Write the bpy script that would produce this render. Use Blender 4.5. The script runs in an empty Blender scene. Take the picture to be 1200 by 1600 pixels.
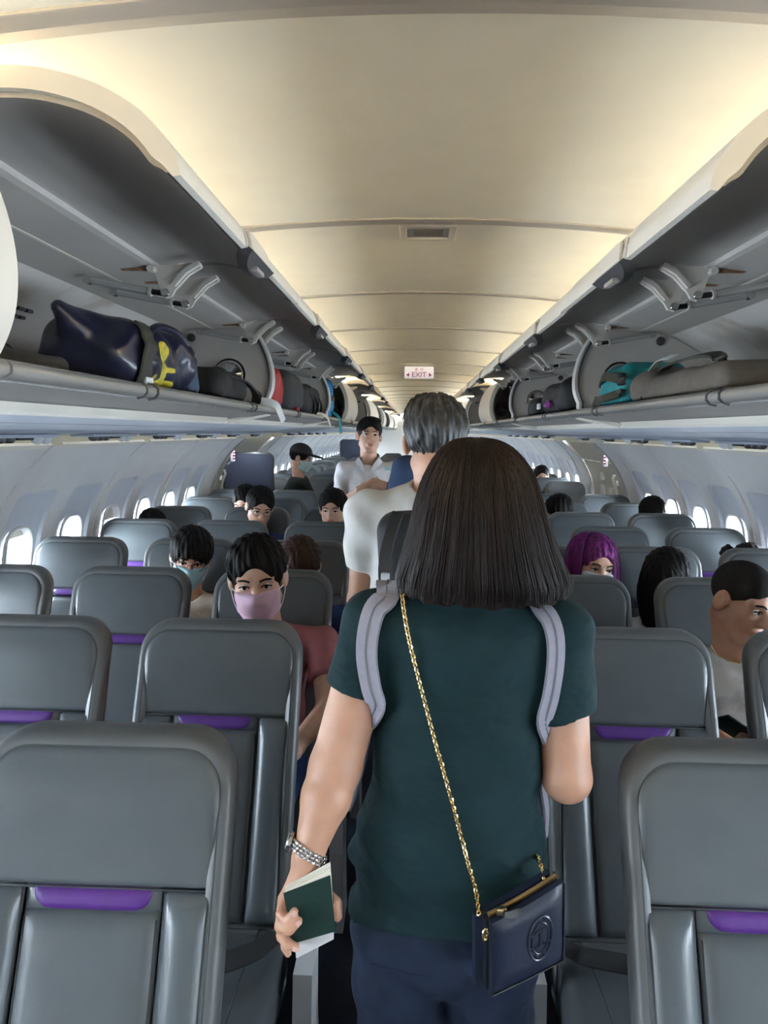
import bpy, bmesh, math, random
import numpy as np
from mathutils import Vector, Matrix
random.seed(7)
scene = bpy.context.scene
COL = scene.collection
# ------------------------------------------------------------------ camera
CX, CZ, YAW, PITCH, ROLL, FPX = -0.0285, 1.62, 0.0386, 0.1046, 0.012, 1200.0
_f = Vector((-math.sin(YAW) * math.cos(PITCH), math.cos(YAW) * math.cos(PITCH), -math.sin(PITCH)))
_r = _f.cross(Vector((0, 0, 1))).normalized()
_u = _r.cross(_f)
_r2 = _r * math.cos(ROLL) + _u * math.sin(ROLL)
_u2 = -_r * math.sin(ROLL) + _u * math.cos(ROLL)
cam_data = bpy.data.cameras.new('camera')
cam = bpy.data.objects.new('camera', cam_data)
COL.objects.link(cam)
cam.matrix_world = Matrix(((_r2.x, _u2.x, -_f.x, CX), (_r2.y, _u2.y, -_f.y, 0), (_r2.z, _u2.z, -_f.z, CZ), (0, 0, 0, 1)))
cam_data.sensor_fit = 'HORIZONTAL'
cam_data.sensor_width = 36.0
cam_data.lens = 36.0 * FPX / 1200.0
cam_data.clip_start = 0.02
scene.camera = cam
# ------------------------------------------------------------------ sky, exposure
world = bpy.data.worlds.new('sky')
scene.world = world
world.use_nodes = True
_bg = world.node_tree.nodes['Background']
_bg.inputs['Color'].default_value = (0.80, 0.90, 1.0, 1)
_bg.inputs['Strength'].default_value = 62.0
COVE_STRENGTH = 165.0
SIDE_STRENGTH = 1.6

scene.view_settings.view_transform = 'Standard'
scene.view_settings.look = 'None'
scene.view_settings.gamma = 1.0
scene.view_settings.use_curve_mapping = False
scene.view_settings.exposure = 0.58
# ------------------------------------------------------------------ layout constants
S = 1.067                     # frame pitch of bins, ceiling panels, side wall panels
Y0 = 1.0755                   # a bin seam
D0, PITCH_ROW = 1.198, 0.7373 # first row, row pitch
SEAT_X = (0.522, 1.032, 1.542)
Y_BACK, Y_END = Y0 - S * 4, Y0 + S * 22
def row_y(k):
    return D0 + PITCH_ROW * k if k < 8 else D0 + PITCH_ROW * 7 + 1.70 + PITCH_ROW * (k - 8)
# ------------------------------------------------------------------ materials
MATS = {}
def mat(name, col, rough=0.5, metal=0.0, spec=0.5, noise=0.0, nscale=8.0, bump=0.0, bscale=60.0, emit=None, estr=0.0,
        coat=0.0, bdist=0.002, stretch=None, sheen=0.0, col2=None, clo=0.35, chi=0.65, trans=0.0, sss=0.0):
    m = bpy.data.materials.new(name)
    m.use_nodes = True
    nt = m.node_tree
    b = nt.nodes['Principled BSDF']
    c = (*col, 1)
    b.inputs['Base Color'].default_value = c
    b.inputs['Roughness'].default_value = rough
    b.inputs['Metallic'].default_value = metal
    b.inputs['Specular IOR Level'].default_value = spec
    b.inputs['Coat Weight'].default_value = coat
    b.inputs['Sheen Weight'].default_value = sheen
    if sss:
        b.inputs['Subsurface Weight'].default_value = sss
        b.inputs['Subsurface Radius'].default_value = (0.012, 0.005, 0.003)
        b.inputs['Subsurface Scale'].default_value = 0.5
    if emit:
        b.inputs['Emission Color'].default_value = (*emit, 1)
        b.inputs['Emission Strength'].default_value = estr
    tc = None
    def coords():
        nonlocal tc
        if tc is None:
            tc = nt.nodes.new('ShaderNodeTexCoord')
        if stretch:
            mp = nt.nodes.new('ShaderNodeMapping')
            mp.inputs['Scale'].default_value = stretch
            nt.links.new(tc.outputs['Object'], mp.inputs['Vector'])
            return mp.outputs['Vector']
        return tc.outputs['Object']
    if noise > 0 or col2:
        n = nt.nodes.new('ShaderNodeTexNoise')
        n.inputs['Scale'].default_value = nscale
        n.inputs['Detail'].default_value = 5
        nt.links.new(coords(), n.inputs['Vector'])
        r = nt.nodes.new('ShaderNodeValToRGB')
        r.color_ramp.elements[0].position = clo
        r.color_ramp.elements[1].position = chi
        if col2:
            r.color_ramp.elements[0].color = c
            r.color_ramp.elements[1].color = (*col2, 1)
        else:
            r.color_ramp.elements[0].color = (*[x * (1 - noise) for x in col], 1)
            r.color_ramp.elements[1].color = (*[min(1, x * (1 + noise)) for x in col], 1)
        nt.links.new(n.outputs['Fac'], r.inputs['Fac'])
        nt.links.new(r.outputs['Color'], b.inputs['Base Color'])
    if bump > 0:
        n = nt.nodes.new('ShaderNodeTexNoise')
        n.inputs['Scale'].default_value = bscale
        n.inputs['Detail'].default_value = 3
        nt.links.new(coords(), n.inputs['Vector'])
        bp = nt.nodes.new('ShaderNodeBump')
        bp.inputs['Strength'].default_value = bump
        bp.inputs['Distance'].default_value = bdist
        nt.links.new(n.outputs['Fac'], bp.inputs['Height'])
        nt.links.new(bp.outputs['Normal'], b.inputs['Normal'])
    MATS[name] = m
    return m
mat('ceiling_cream', (0.80, 0.75, 0.64), 0.55, noise=0.02, bump=0.05, bscale=150)
mat('rib_grey', (0.36, 0.33, 0.30), 0.5, noise=0.03)
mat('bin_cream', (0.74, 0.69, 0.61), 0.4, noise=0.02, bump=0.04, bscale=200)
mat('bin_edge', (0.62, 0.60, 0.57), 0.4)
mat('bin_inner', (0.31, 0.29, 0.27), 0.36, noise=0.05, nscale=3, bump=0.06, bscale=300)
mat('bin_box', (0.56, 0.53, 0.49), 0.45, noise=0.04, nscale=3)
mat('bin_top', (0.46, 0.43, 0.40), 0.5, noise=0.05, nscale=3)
mat('bin_back', (0.58, 0.55, 0.52), 0.5, col2=(0.33, 0.26, 0.20), nscale=5.5, clo=0.52, chi=0.75)
mat('sill_metal', (0.46, 0.45, 0.43), 0.26, metal=0.55, noise=0.04, nscale=20, stretch=(1, 0.05, 1))
mat('fascia_grey', (0.20, 0.185, 0.17), 0.5, noise=0.03)
mat('ledge_cream', (0.82, 0.77, 0.68), 0.35)
mat('under_blue', (0.40, 0.44, 0.52), 0.28, noise=0.03, nscale=4)
mat('dark_grey', (0.05, 0.052, 0.058), 0.4)
mat('black', (0.008, 0.008, 0.009), 0.45)
mat('black_fabric', (0.009, 0.009, 0.011), 0.75, noise=0.3, nscale=60, bump=0.3, bscale=400)
mat('steel', (0.62, 0.62, 0.62), 0.22, metal=1.0)
mat('mirror', (0.72, 0.72, 0.72), 0.04, metal=1.0)
mat('hinge_cream', (0.62, 0.58, 0.52), 0.4)
mat('strut_clear', (0.40, 0.40, 0.39), 0.25)
mat('rust', (0.24, 0.13, 0.07), 0.7, noise=0.4, nscale=60)
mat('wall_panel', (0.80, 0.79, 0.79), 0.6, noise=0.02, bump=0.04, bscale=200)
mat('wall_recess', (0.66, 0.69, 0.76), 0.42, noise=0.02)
mat('wall_gap', (0.40, 0.40, 0.42), 0.5)
mat('cove_beige', (0.66, 0.60, 0.44), 0.5, noise=0.03)
mat('gasket', (0.86, 0.82, 0.74), 0.4)
mat('window_rim', (0.80, 0.80, 0.80), 0.35)
mat('shade', (0.60, 0.55, 0.46), 0.5)
mat('door_liner', (0.50, 0.47, 0.38), 0.45, noise=0.03)
mat('door_shadow', (0.20, 0.17, 0.145), 0.5)  # one even dark brown for door frame post, backing and vent slot
mat('panel_navy', (0.050, 0.060, 0.098), 0.55, noise=0.08, nscale=30, bump=0.1, bscale=300)
mat('carpet', (0.012, 0.016, 0.035), 0.95, noise=0.4, nscale=120, bump=0.5, bscale=300)
mat('bulkhead', (0.62, 0.60, 0.56), 0.5)
mat('seat_leather', (0.070, 0.080, 0.087), 0.40, spec=0.5, noise=0.05, nscale=14, bump=0.10, bscale=420)
mat('seat_bolster', (0.070, 0.082, 0.091), 0.30, spec=0.55, noise=0.05, nscale=14, bump=0.08, bscale=420)
mat('seat_border', (0.082, 0.087, 0.089), 0.42, spec=0.5, noise=0.05, nscale=14, bump=0.10, bscale=420)
mat('seat_seam', (0.030, 0.034, 0.038), 0.6)
mat('seat_accent', (0.070, 0.012, 0.170), 0.5, noise=0.08, nscale=40, bump=0.2, bscale=400)
mat('seat_back_plastic', (0.20, 0.21, 0.22), 0.5)
mat('seat_frame', (0.50, 0.51, 0.53), 0.35, noise=0.03)
mat('belt_web', (0.018, 0.019, 0.022), 0.6, noise=0.2, nscale=200, bump=0.3, bscale=600)
mat('sign_white', (0.70, 0.67, 0.71), 0.4, emit=(1.0, 0.96, 1.0), estr=0.30)
mat('sign_red', (0.35, 0.01, 0.16), 0.5)
mat('lamp', (0.9, 0.9, 0.85), 0.3, emit=(1.0, 0.84, 0.54), estr=COVE_STRENGTH)
mat('side_lamp', (0.9, 0.9, 0.9), 0.3, emit=(1.0, 0.94, 0.84), estr=SIDE_STRENGTH)
mat('glass_lens', (0.75, 0.77, 0.80), 0.08, spec=0.8)
def glass_mat():
    m = bpy.data.materials.new('window_glass')
    m.use_nodes = True
    nt = m.node_tree
    nt.nodes.remove(nt.nodes['Principled BSDF'])
    t = nt.nodes.new('ShaderNodeBsdfTransparent')
    t.inputs['Color'].default_value = (0.95, 0.97, 0.98, 1)
    g = nt.nodes.new('ShaderNodeBsdfGlossy')
    g.inputs['Roughness'].default_value = 0.02
    fr = nt.nodes.new('ShaderNodeFresnel')
    fr.inputs['IOR'].default_value = 1.3
    mx = nt.nodes.new('ShaderNodeMixShader')
    nt.links.new(fr.outputs[0], mx.inputs[0])
    nt.links.new(t.outputs[0], mx.inputs[1])
    nt.links.new(g.outputs[0], mx.inputs[2])
    nt.links.new(mx.outputs[0], nt.nodes['Material Output'].inputs['Surface'])
    MATS['window_glass'] = m
glass_mat()
# ------------------------------------------------------------------ object helpers
def origin_of(o):
    v = Vector((0, 0, 0))
    while o is not None:
        v = v + o.location
        o = o.parent
    return v
def thing(name, label, cat, loc=(0, 0, 0), group=None, kind=None):
    o = bpy.data.objects.new(name, None)
    o.empty_display_size = 0.05
    COL.objects.link(o)
    o.location = loc
    tag(o, label, cat, group, kind)
    return o
def tag(o, label=None, cat=None, group=None, kind=None):
    if label: o['label'] = label
    if cat: o['category'] = cat
    if group: o['group'] = group
    if kind: o['kind'] = kind
    return o
def mesh_data(name, verts, faces, mats, smooth=True, fmat=None, fix=False, sharp=None):
    me = bpy.data.meshes.new(name)
    me.from_pydata([tuple(map(float, v)) for v in verts], [], [tuple(map(int, f)) for f in faces])
    for m in (mats if isinstance(mats, (list, tuple)) else [mats]):
        me.materials.append(MATS[m])
    if fix:
        bm = bmesh.new(); bm.from_mesh(me)
        bmesh.ops.recalc_face_normals(bm, faces=bm.faces)
        bm.to_mesh(me); bm.free()
    if smooth:
        me.polygons.foreach_set('use_smooth', [True] * len(me.polygons))
        if sharp is not None:
            me.set_sharp_from_angle(angle=math.radians(sharp))
    if fmat is not None:
        me.polygons.foreach_set('material_index', list(map(int, fmat)))
    me.update()
    return me
def link(name, me, parent=None):
    o = bpy.data.objects.new(name, me)
    COL.objects.link(o)
    if parent is not None:
        o.parent = parent
    return o
def put(name, vf, m, parent=None, smooth=True, fix=True, sharp=35, fmat=None, local=False, origin=None):
    """world-space verts -> object under parent (parents carry translation only)"""
    v, f = vf
    v = np.asarray(v, float)
    if parent is not None and not local:
        v = v - np.array(origin_of(parent))
    o = None
    if origin is not None:
        v = v - np.array(origin)
    me = mesh_data(name, v, f, m, smooth, fmat, fix, sharp)
    o = link(name, me, parent)
    if origin is not None:
        o.location = origin
    return o
def copy_tree(o, parent=None):
    c = o.copy()
    COL.objects.link(c)
    c.parent = parent
    for ch in list(o.children):
        copy_tree(ch, c)
    return c
def join(*vfs):
    V, Fc = [], []
    for v, f in vfs:
        k = len(V)
        V.extend([tuple(p) for p in v])
        Fc.extend([tuple(i + k for i in q) for q in f])
    return V, Fc
def box(c, s, bevel=0.0, seg=2):
    bm = bmesh.new()
    bmesh.ops.create_cube(bm, size=1.0)
    for v in bm.verts:
        v.co = Vector((v.co.x * s[0] + c[0], v.co.y * s[1] + c[1], v.co.z * s[2] + c[2]))
    if bevel > 0:
        bmesh.ops.bevel(bm, geom=bm.edges[:], offset=bevel, segments=seg, profile=0.5, affect='EDGES')
    bm.verts.index_update()
    r = [tuple(v.co) for v in bm.verts], [tuple(v.index for v in f.verts) for f in bm.faces]
    bm.free()
    return r
def mirror(vf, s):
    if s > 0: return vf
    v, f = vf
    return [(-p[0], p[1], p[2]) for p in v], [tuple(reversed(q)) for q in f]
def xform(vf, M):
    return [tuple(M @ Vector(p)) for p in vf[0]], vf[1]
def prismY(poly, y0, y1, cap=True):
    """closed polygon of (x,z), extruded along y"""
    n = len(poly)
    v = [(x, y0, z) for x, z in poly] + [(x, y1, z) for x, z in poly]
    f = [(i, (i + 1) % n, n + (i + 1) % n, n + i) for i in range(n)]
    if cap:
        f += [tuple(range(n)), tuple(range(2 * n - 1, n - 1, -1))]
    return v, f
def sheetY(line, y0, y1, t=0.006, n=None):
    """open polyline (x,z) given a thickness, extruded along y"""
    L = [Vector(p) for p in line]
    off = []
    for i, p in enumerate(L):
        a = L[max(i - 1, 0)]; b = L[min(i + 1, len(L) - 1)]
        d = (b - a).normalized()
        off.append((p.x - d.y * t, p.y + d.x * t))
    return prismY([tuple(p) for p in L] + off[::-1], y0, y1)
def tube(pts, r, n=8, cap=True, closed=False):
    P = [Vector(p) for p in pts]
    m = len(P)
    R = r if isinstance(r, (list, tuple)) else [r] * m
    v, f = [], []
    prev = None
    for i, p in enumerate(P):
        if closed:
            t = (P[(i + 1) % m] - P[i - 1]).normalized()
        else:
            t = (P[min(i + 1, m - 1)] - P[max(i - 1, 0)]).normalized()
        if prev is None:
            a = Vector((0, 0, 1)) if abs(t.z) < 0.9 else Vector((1, 0, 0))
            u = (a - t * a.dot(t)).normalized()
        else:
            u = (prev - t * prev.dot(t)).normalized()
        prev = u
        w = t.cross(u)
        for k in range(n):
            an = 2 * math.pi * k / n
            v.append(tuple(p + (u * math.cos(an) + w * math.sin(an)) * R[i]))
    rng = m if closed else m - 1
    for i in range(rng):
        j = (i + 1) % m
        for k in range(n):
            f.append((i * n + k, i * n + (k + 1) % n, j * n + (k + 1) % n, j * n + k))
    if cap and not closed:
        f.append(tuple(range(n - 1, -1, -1)))
        f.append(tuple((m - 1) * n + k for k in range(n)))
    return v, f
def ribbon(pts, nrm, w, t):
    """flat strap along pts with width direction computed from tangent x normal"""
    P = [Vector(p) for p in pts]
    N = [Vector(q) for q in nrm] if isinstance(nrm[0], (tuple, list, Vector)) else [Vector(nrm)] * len(P)
    W = w if isinstance(w, (list, tuple)) else [w] * len(P)
    v, f = [], []
    m = len(P)
    for i, p in enumerate(P):
        tg = (P[min(i + 1, m - 1)] - P[max(i - 1, 0)]).normalized()
        nn = (N[i] - tg * N[i].dot(tg)).normalized()
        wd = tg.cross(nn)
        for a, b in ((-1, -1), (-0.96, 1), (0.96, 1), (1, -1)):
            v.append(tuple(p + wd * (a * W[i] / 2) + nn * (b * t / 2)))
    for i in range(m - 1):
        for k in range(4):
            f.append((i * 4 + k, i * 4 + (k + 1) % 4, i * 4 + 4 + (k + 1) % 4, i * 4 + 4 + k))
    f += [(3, 2, 1, 0), tuple(range(4 * m - 4, 4 * m))]
    return v, f
def lathe(prof, axis_p, axis_d, n=16):
    """prof: list of (radius, along)"""
    A = Vector(axis_p); D = Vector(axis_d).normalized()
    a = Vector((0, 0, 1)) if abs(D.z) < 0.9 else Vector((1, 0, 0))
    u = (a - D * a.dot(D)).normalized(); w = D.cross(u)
    v, f = [], []
    for r, h in prof:
        for k in range(n):
            an = 2 * math.pi * k / n
            v.append(tuple(A + D * h + (u * math.cos(an) + w * math.sin(an)) * max(r, 1e-4)))
    for i in range(len(prof) - 1):
        for k in range(n):
            f.append((i * n + k, i * n + (k + 1) % n, (i + 1) * n + (k + 1) % n, (i + 1) * n + k))
    f.append(tuple(range(n - 1, -1, -1)))
    f.append(tuple((len(prof) - 1) * n + k for k in range(n)))
    return v, f
def smooth_path(pts, n=4):
    """Catmull-Rom resample"""
    P = [Vector(p) for p in pts]
    out = []
    for i in range(len(P) - 1):
        a = P[max(i - 1, 0)]; b = P[i]; c = P[i + 1]; d = P[min(i + 2, len(P) - 1)]
        for k in range(n):
            t = k / n
            out.append(0.5 * ((2 * b) + (c - a) * t + (2 * a - 5 * b + 4 * c - d) * t * t + (3 * b - a - 3 * c + d) * t ** 3))
    out.append(P[-1])
    return out
def text_vf(body, size):
    cu = bpy.data.curves.new('t', 'FONT')
    cu.body = body; cu.size = size; cu.align_x = 'CENTER'; cu.align_y = 'CENTER'; cu.extrude = 0.0012
    o = bpy.data.objects.new('t', cu)
    COL.objects.link(o)
    dg = bpy.context.evaluated_depsgraph_get()
    me = bpy.data.meshes.new_from_object(o.evaluated_get(dg))
    r = [tuple(v.co) for v in me.vertices], [tuple(p.vertices) for p in me.polygons]
    bpy.data.objects.remove(o); bpy.data.curves.remove(cu); bpy.data.meshes.remove(me)
    return r
# ================================================================== the cabin shell
WALLP = [(1.66, -0.02), (1.735, 0.25), (1.80, 0.60), (1.825, 0.85), (1.815, 1.00), (1.785, 1.15), (1.728, 1.28), (1.65, 1.40), (1.565, 1.49), (1.50, 1.545)]
_wz = [p[1] for p in WALLP]; _wx = [p[0] for p in WALLP]
def wall_x(z):
    return float(np.interp(z, _wz, _wx))
# smooth the profile a little by cubic resampling
_res = smooth_path([(p[0], p[1], 0) for p in WALLP], 6)
_wz = [p[1] for p in _res]; _wx = [p[0] for p in _res]
def ceil_z(x):
    return 2.196 - 0.094 * min(abs(x), 0.9) ** 2
LEN = Y_END - Y_BACK
floor = put('floor', box((0, (Y_BACK + Y_END) / 2, -0.02), (3.5, LEN, 0.04)), 'carpet', smooth=False)
tag(floor, 'dark navy carpet floor running down the aisle', kind='structure')
# ---- end bulkheads
tag(put('wall_front', box((0, Y_BACK - 0.03, 1.05), (3.7, 0.06, 2.3)), 'bulkhead', smooth=False), 'plain bulkhead behind the viewer', kind='structure')
tag(put('wall_back', box((0, Y_END + 0.03, 1.05), (3.7, 0.06, 2.3)), 'bulkhead', smooth=False), 'far bulkhead at the end of the cabin', kind='structure')
# ---- ceiling: one dished panel per frame with a grey rib at the joint
ceiling = thing('ceiling', 'cream arched ceiling of ribbed panels', None, (0, 0, 2.18), kind='structure')
def ceiling_panel():
    xs = [x * 0.88 for x in np.linspace(-1, 1, 25)]
    ys = [0.038, 0.10, 0.30, 0.55, 0.75, 0.84, 0.90, 0.95, 0.99, 1.02, S - 0.038]
    dz = [0, 0, 0, 0, -0.001, -0.003, -0.007, -0.013, -0.019, -0.023, -0.024]
    dz = [d * 0.55 for d in dz]
    v, f = [], []
    for lay in (0, 0.012):
        for y, d in zip(ys, dz):
            for x in xs:
                v.append((x, y, ceil_z(x) + d + lay - 2.18))
    nx, ny = len(xs), len(ys)
    for lay in (0, 1):
        o = lay * nx * ny
        for j in range(ny - 1):
            for i in range(nx - 1):
                q = (o + j * nx + i, o + j * nx + i + 1, o + (j + 1) * nx + i + 1, o + (j + 1) * nx + i)
                f.append(q[::-1] if lay == 0 else q)
    o = nx * ny
    for j in (0, ny - 1):
        for i in range(nx - 1):
            f.append((j * nx + i, j * nx + i + 1, o + j * nx + i + 1, o + j * nx + i))
    for i in (0, nx - 1):
        for j in range(ny - 1):
            f.append((j * nx + i, (j + 1) * nx + i, o + (j + 1) * nx + i, o + j * nx + i))
    return v, f
def ceiling_rib():
    xs = [x * 0.88 for x in np.linspace(-1, 1, 25)]
    v, f = [], []
    sec = [(-0.042, 0.0), (-0.042, -0.017), (-0.038, -0.019), (-0.006, -0.019), (-0.004, -0.015), (0.036, -0.010), (0.042, 0.0), (0.042, 0.012), (-0.042, 0.012)]
    for x in xs:
        for y, z in sec:
            v.append((x, y, ceil_z(x) + z - 2.18))
    n = len(sec)
    for i in range(len(xs) - 1):
        for k in range(n):
            f.append((i * n + k, i * n + (k + 1) % n, (i + 1) * n + (k + 1) % n, (i + 1) * n + k))
    return v, f
_cp = mesh_data('ceiling_panel', *ceiling_panel(), 'ceiling_cream', True, None, True, 40)
_cr = mesh_data('ceiling_rib', *ceiling_rib(), 'rib_grey', True, None, True, 30)
for k in range(-4, 22):
    p = link('ceiling_panel', _cp, ceiling); p.location = (0, Y0 + k * S, 0)
    p = link('ceiling_rib', _cr, ceiling); p.location = (0, Y0 + k * S, 0)
# ---- cove side closing panels and the cove lamps
for s, nm in ((-1, 'left'), (1, 'right')):
    o = put('trim_1' if s < 0 else 'trim_2', mirror(prismY([(0.86, 2.03), (0.875, 2.03), (0.885, 2.14), (0.86, 2.14)], Y_BACK, Y_END), s), 'ceiling_cream', smooth=False)
    tag(o, 'cream cove panel closing the gap above the %s bins' % nm, kind='structure')
    for k in range(-4, 22, 2):
        y0, y1 = Y0 + k * S + 0.02, Y0 + min(k + 2, 22) * S - 0.02
        t = thing('cove_light', 'warm strip lamp hidden in the cove above the %s overhead bins' % nm, 'light', (s * 0.83, y0, 2.06), 'cove lamps along the %s bins' % nm)
        put('housing', mirror(prismY([(0.785, 2.100), (0.785, 2.058), (0.856, 2.058), (0.856, 2.115), (0.845, 2.115), (0.845, 2.066), (0.793, 2.066), (0.793, 2.100)], y0, y1), s), 'bin_edge', t, smooth=False)
        put('tube', mirror(tube([(0.822, y0 + 0.01, 2.088), (0.822, y1 - 0.01, 2.088)], 0.013, 8), s), 'lamp', t)
# ---- side walls with windows
WIN_Z0, WIN_Z1, WIN_W = 0.845, 1.165, 0.118
SEAM0 = 3.10
NR = 56
def rrect(cy, cz, hw, hh, r, n=NR):
    """n points by angle from centre on a rounded rectangle"""
    out = []
    for k in range(n):
        a = 2 * math.pi * (k + 0.5) / n
        dy, dz = math.cos(a), math.sin(a)
        lo, hi = 0.0, 2.0
        for _ in range(30):
            m = (lo + hi) / 2
            y, z = abs(dy * m), abs(dz * m)
            qx, qz = max(y - hw + r, 0), max(z - hh + r, 0)
            d = math.hypot(qx, qz) - r + min(max(y - hw + r, z - hh + r), 0)
            if d > 0: hi = m
            else: lo = m
        out.append((cy + dy * lo, cz + dz * lo))
    return out
def rect_star(cy, cz, y0, y1, z0, z1, n=NR):
    out = []
    for k in range(n):
        a = 2 * math.pi * (k + 0.5) / n
        dy, dz = math.cos(a), math.sin(a)
        t = 9
        if dy > 1e-6: t = min(t, (y1 - cy) / dy)
        if dy < -1e-6: t = min(t, (y0 - cy) / dy)
        if dz > 1e-6: t = min(t, (z1 - cz) / dz)
        if dz < -1e-6: t = min(t, (z0 - cz) / dz)
        out.append((cy + dy * t, cz + dz * t))
    return out
WCZ = (WIN_Z0 + WIN_Z1) / 2
def lerp(a, b, t):
    return [(p[0] + (q[0] - p[0]) * t, p[1] + (q[1] - p[1]) * t) for p, q in zip(a, b)]
def wall_panel_mesh():
    """a panel S wide (local y 0..S) with two window openings; right-hand side (x>0), x is absolute"""
    v, f, fm = [], [], []
    g = 0.012
    zl, zh = 0.72, 1.40
    def P(y, z, off=0.0):
        v.append((wall_x(z) + off, y, z)); return len(v) - 1
    for w in (0, 1):
        ya = g if w == 0 else S / 2
        yb = S / 2 if w == 0 else S - g
        cy = S / 4 + w * S / 2
        outer = rect_star(cy, WCZ, ya, yb, zl, zh)
        # make corners exact
        rec = []
        for (y, z) in rrect(cy, 1.075, 0.178, 0.262, 0.05):
            rec.append((y, z))
        # recess seen from window centre: recompute by angle
        def recess(hw, z0, z1, r):
            res = []
            for k in range(NR):
                a = 2 * math.pi * (k + 0.5) / NR
                dy, dz = math.cos(a), math.sin(a)
                lo, hi = 0.0, 2.0
                cz2, hh = (z0 + z1) / 2, (z1 - z0) / 2
                for _ in range(30):
                    m = (lo + hi) / 2
                    y, z = abs(dy * m), abs(WCZ + dz * m - cz2)
                    qx, qz = max(y - hw + r, 0), max(z - hh + r, 0)
                    d = math.hypot(qx, qz) - r + min(max(y - hw + r, z - hh + r), 0)
                    if d > 0: hi = m
                    else: lo = m
                res.append((cy + dy * lo, WCZ + dz * lo))
            return res
        r1 = recess(0.186, 0.80, 1.335, 0.045)
        r2 = recess(0.176, 0.812, 1.322, 0.04)
        hole = rrect(cy, WCZ, WIN_W, (WIN_Z1 - WIN_Z0) / 2, 0.085)
        rings = [(outer, 0.0), (lerp(outer, r1, 0.5), 0.0), (r1, 0.0), (r2, 0.016), (lerp(r2, hole, 0.33), 0.018), (lerp(r2, hole, 0.66), 0.02), (hole, 0.022)]
        idx = [[P(y, z, o) for y, z in ring] for ring, o in rings]
        for a in range(len(rings) - 1):
            for k in range(NR):
                q = (k + 1) % NR
                f.append((idx[a][k], idx[a][q], idx[a + 1][q], idx[a + 1][k]))
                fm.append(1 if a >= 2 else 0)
        # corner fills
        for (y, z) in ((ya, zl), (yb, zl), (ya, zh), (yb, zh)):
            d = sorted(range(NR), key=lambda k: math.hypot(outer[k][0] - y, outer[k][1] - z))[:2]
            f.append((idx[0][d[0]], P(y, z), idx[0][d[1]])); fm.append(0)
    for zs in (np.linspace(-0.02, zl, 6), np.linspace(zh, 1.545, 6)):
        rows = [[P(y, z) for y in (g, S / 2, S - g)] for z in zs]
        for a in range(len(rows) - 1):
            for k in (0, 1):
                f.append((rows[a][k], rows[a][k + 1], rows[a + 1][k + 1], rows[a + 1][k])); fm.append(0)
    return v, f, fm
_v, _f2, _fm = wall_panel_mesh()
PANEL_ME = {}
for s in (-1, 1):
    vv, ff = mirror((_v, _f2), s)
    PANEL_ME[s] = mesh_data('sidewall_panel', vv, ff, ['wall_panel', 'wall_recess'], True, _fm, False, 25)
def plain_panel(y0, y1, s, z0=-0.02, z1=1.545, off=0.0, t=0.012):
    L = [(wall_x(z) + off, z) for z in np.linspace(z0, z1, 30)]
    return mirror(prismY(L + [(x + t, z) for x, z in L[::-1]], y0, y1), s)
DOOR_Y0, DOOR_Y1 = 6.62, 8.10
walls = {}
for s, nm in ((-1, 'left'), (1, 'right')):
    w = thing('wall_' + nm, '%s side wall of grey-white cabin lining panels' % nm, None, (0, 0, 0), kind='structure')
    walls[s] = w
    # dark backing seen only in the seams
    k0 = -6
    ends = []
    for k in range(k0, 21):
        y = SEAM0 + k * S
        if y + S > 6.3 + 0.02 and y < 8.44 - 0.02:
            continue
        p = link('sidewall_panel', PANEL_ME[s], w); p.location = (0, y, 0)
        j = put('joint_strip', plain_panel(y - 0.020, y + 0.020, s, off=-0.009, t=0.05), 'wall_panel', w, sharp=50)
        # upper cove: gasket lip and beige recess above it
        put('gasket_lip', mirror(prismY([(1.512, 1.534), (1.520, 1.548), (1.492, 1.560), (1.486, 1.550)], y + 0.05, y + S - 0.05), s), 'gasket', w)
    put('joint_strip', plain_panel(6.30 - 0.02, 6.30 + 0.02, s, off=-0.004, t=0.05), 'wall_panel', w)
    put('joint_strip', plain_panel(8.44 - 0.02, 8.44 + 0.02, s, off=-0.004, t=0.05), 'wall_panel', w)
    put('sidewall_blank', plain_panel(6.31, DOOR_Y0, s), 'wall_panel', w)
    put('sidewall_blank', plain_panel(DOOR_Y1, 8.43, s), 'wall_panel', w)
    put('hull_liner', plain_panel(6.25, 8.5, s, z0=-0.02, z1=1.56, off=0.075, t=0.02), 'door_shadow', w)  # sheet added behind the door zone to stop outside light leaking in
    for k in range(-4, 22, 2):
        y0, y1 = Y0 + k * S + 0.03, Y0 + (k + 2) * S - 0.03
        t = thing('side_light', 'slim strip lamp above the %s windows, tucked under the bin' % nm, 'light', (s * 1.41, y0, 1.66), 'wall wash lamps on the %s' % nm)
        put('housing', mirror(prismY([(1.385, 1.698), (1.392, 1.64), (1.398, 1.64), (1.398, 1.690), (1.43, 1.690)], y0, y1), s), 'bin_edge', t, smooth=False)
        put('tube', mirror(tube([(1.410, y0 + 0.01, 1.668), (1.410, y1 - 0.01, 1.668)], 0.009, 8), s), 'side_lamp', t)
    cv = mirror(sheetY([(1.50, 1.545), (1.475, 1.60), (1.43, 1.66), (1.38, 1.70)], Y_BACK, Y_END, -0.01), s)
    put('cove_panel', cv, 'cove_beige', w)
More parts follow.
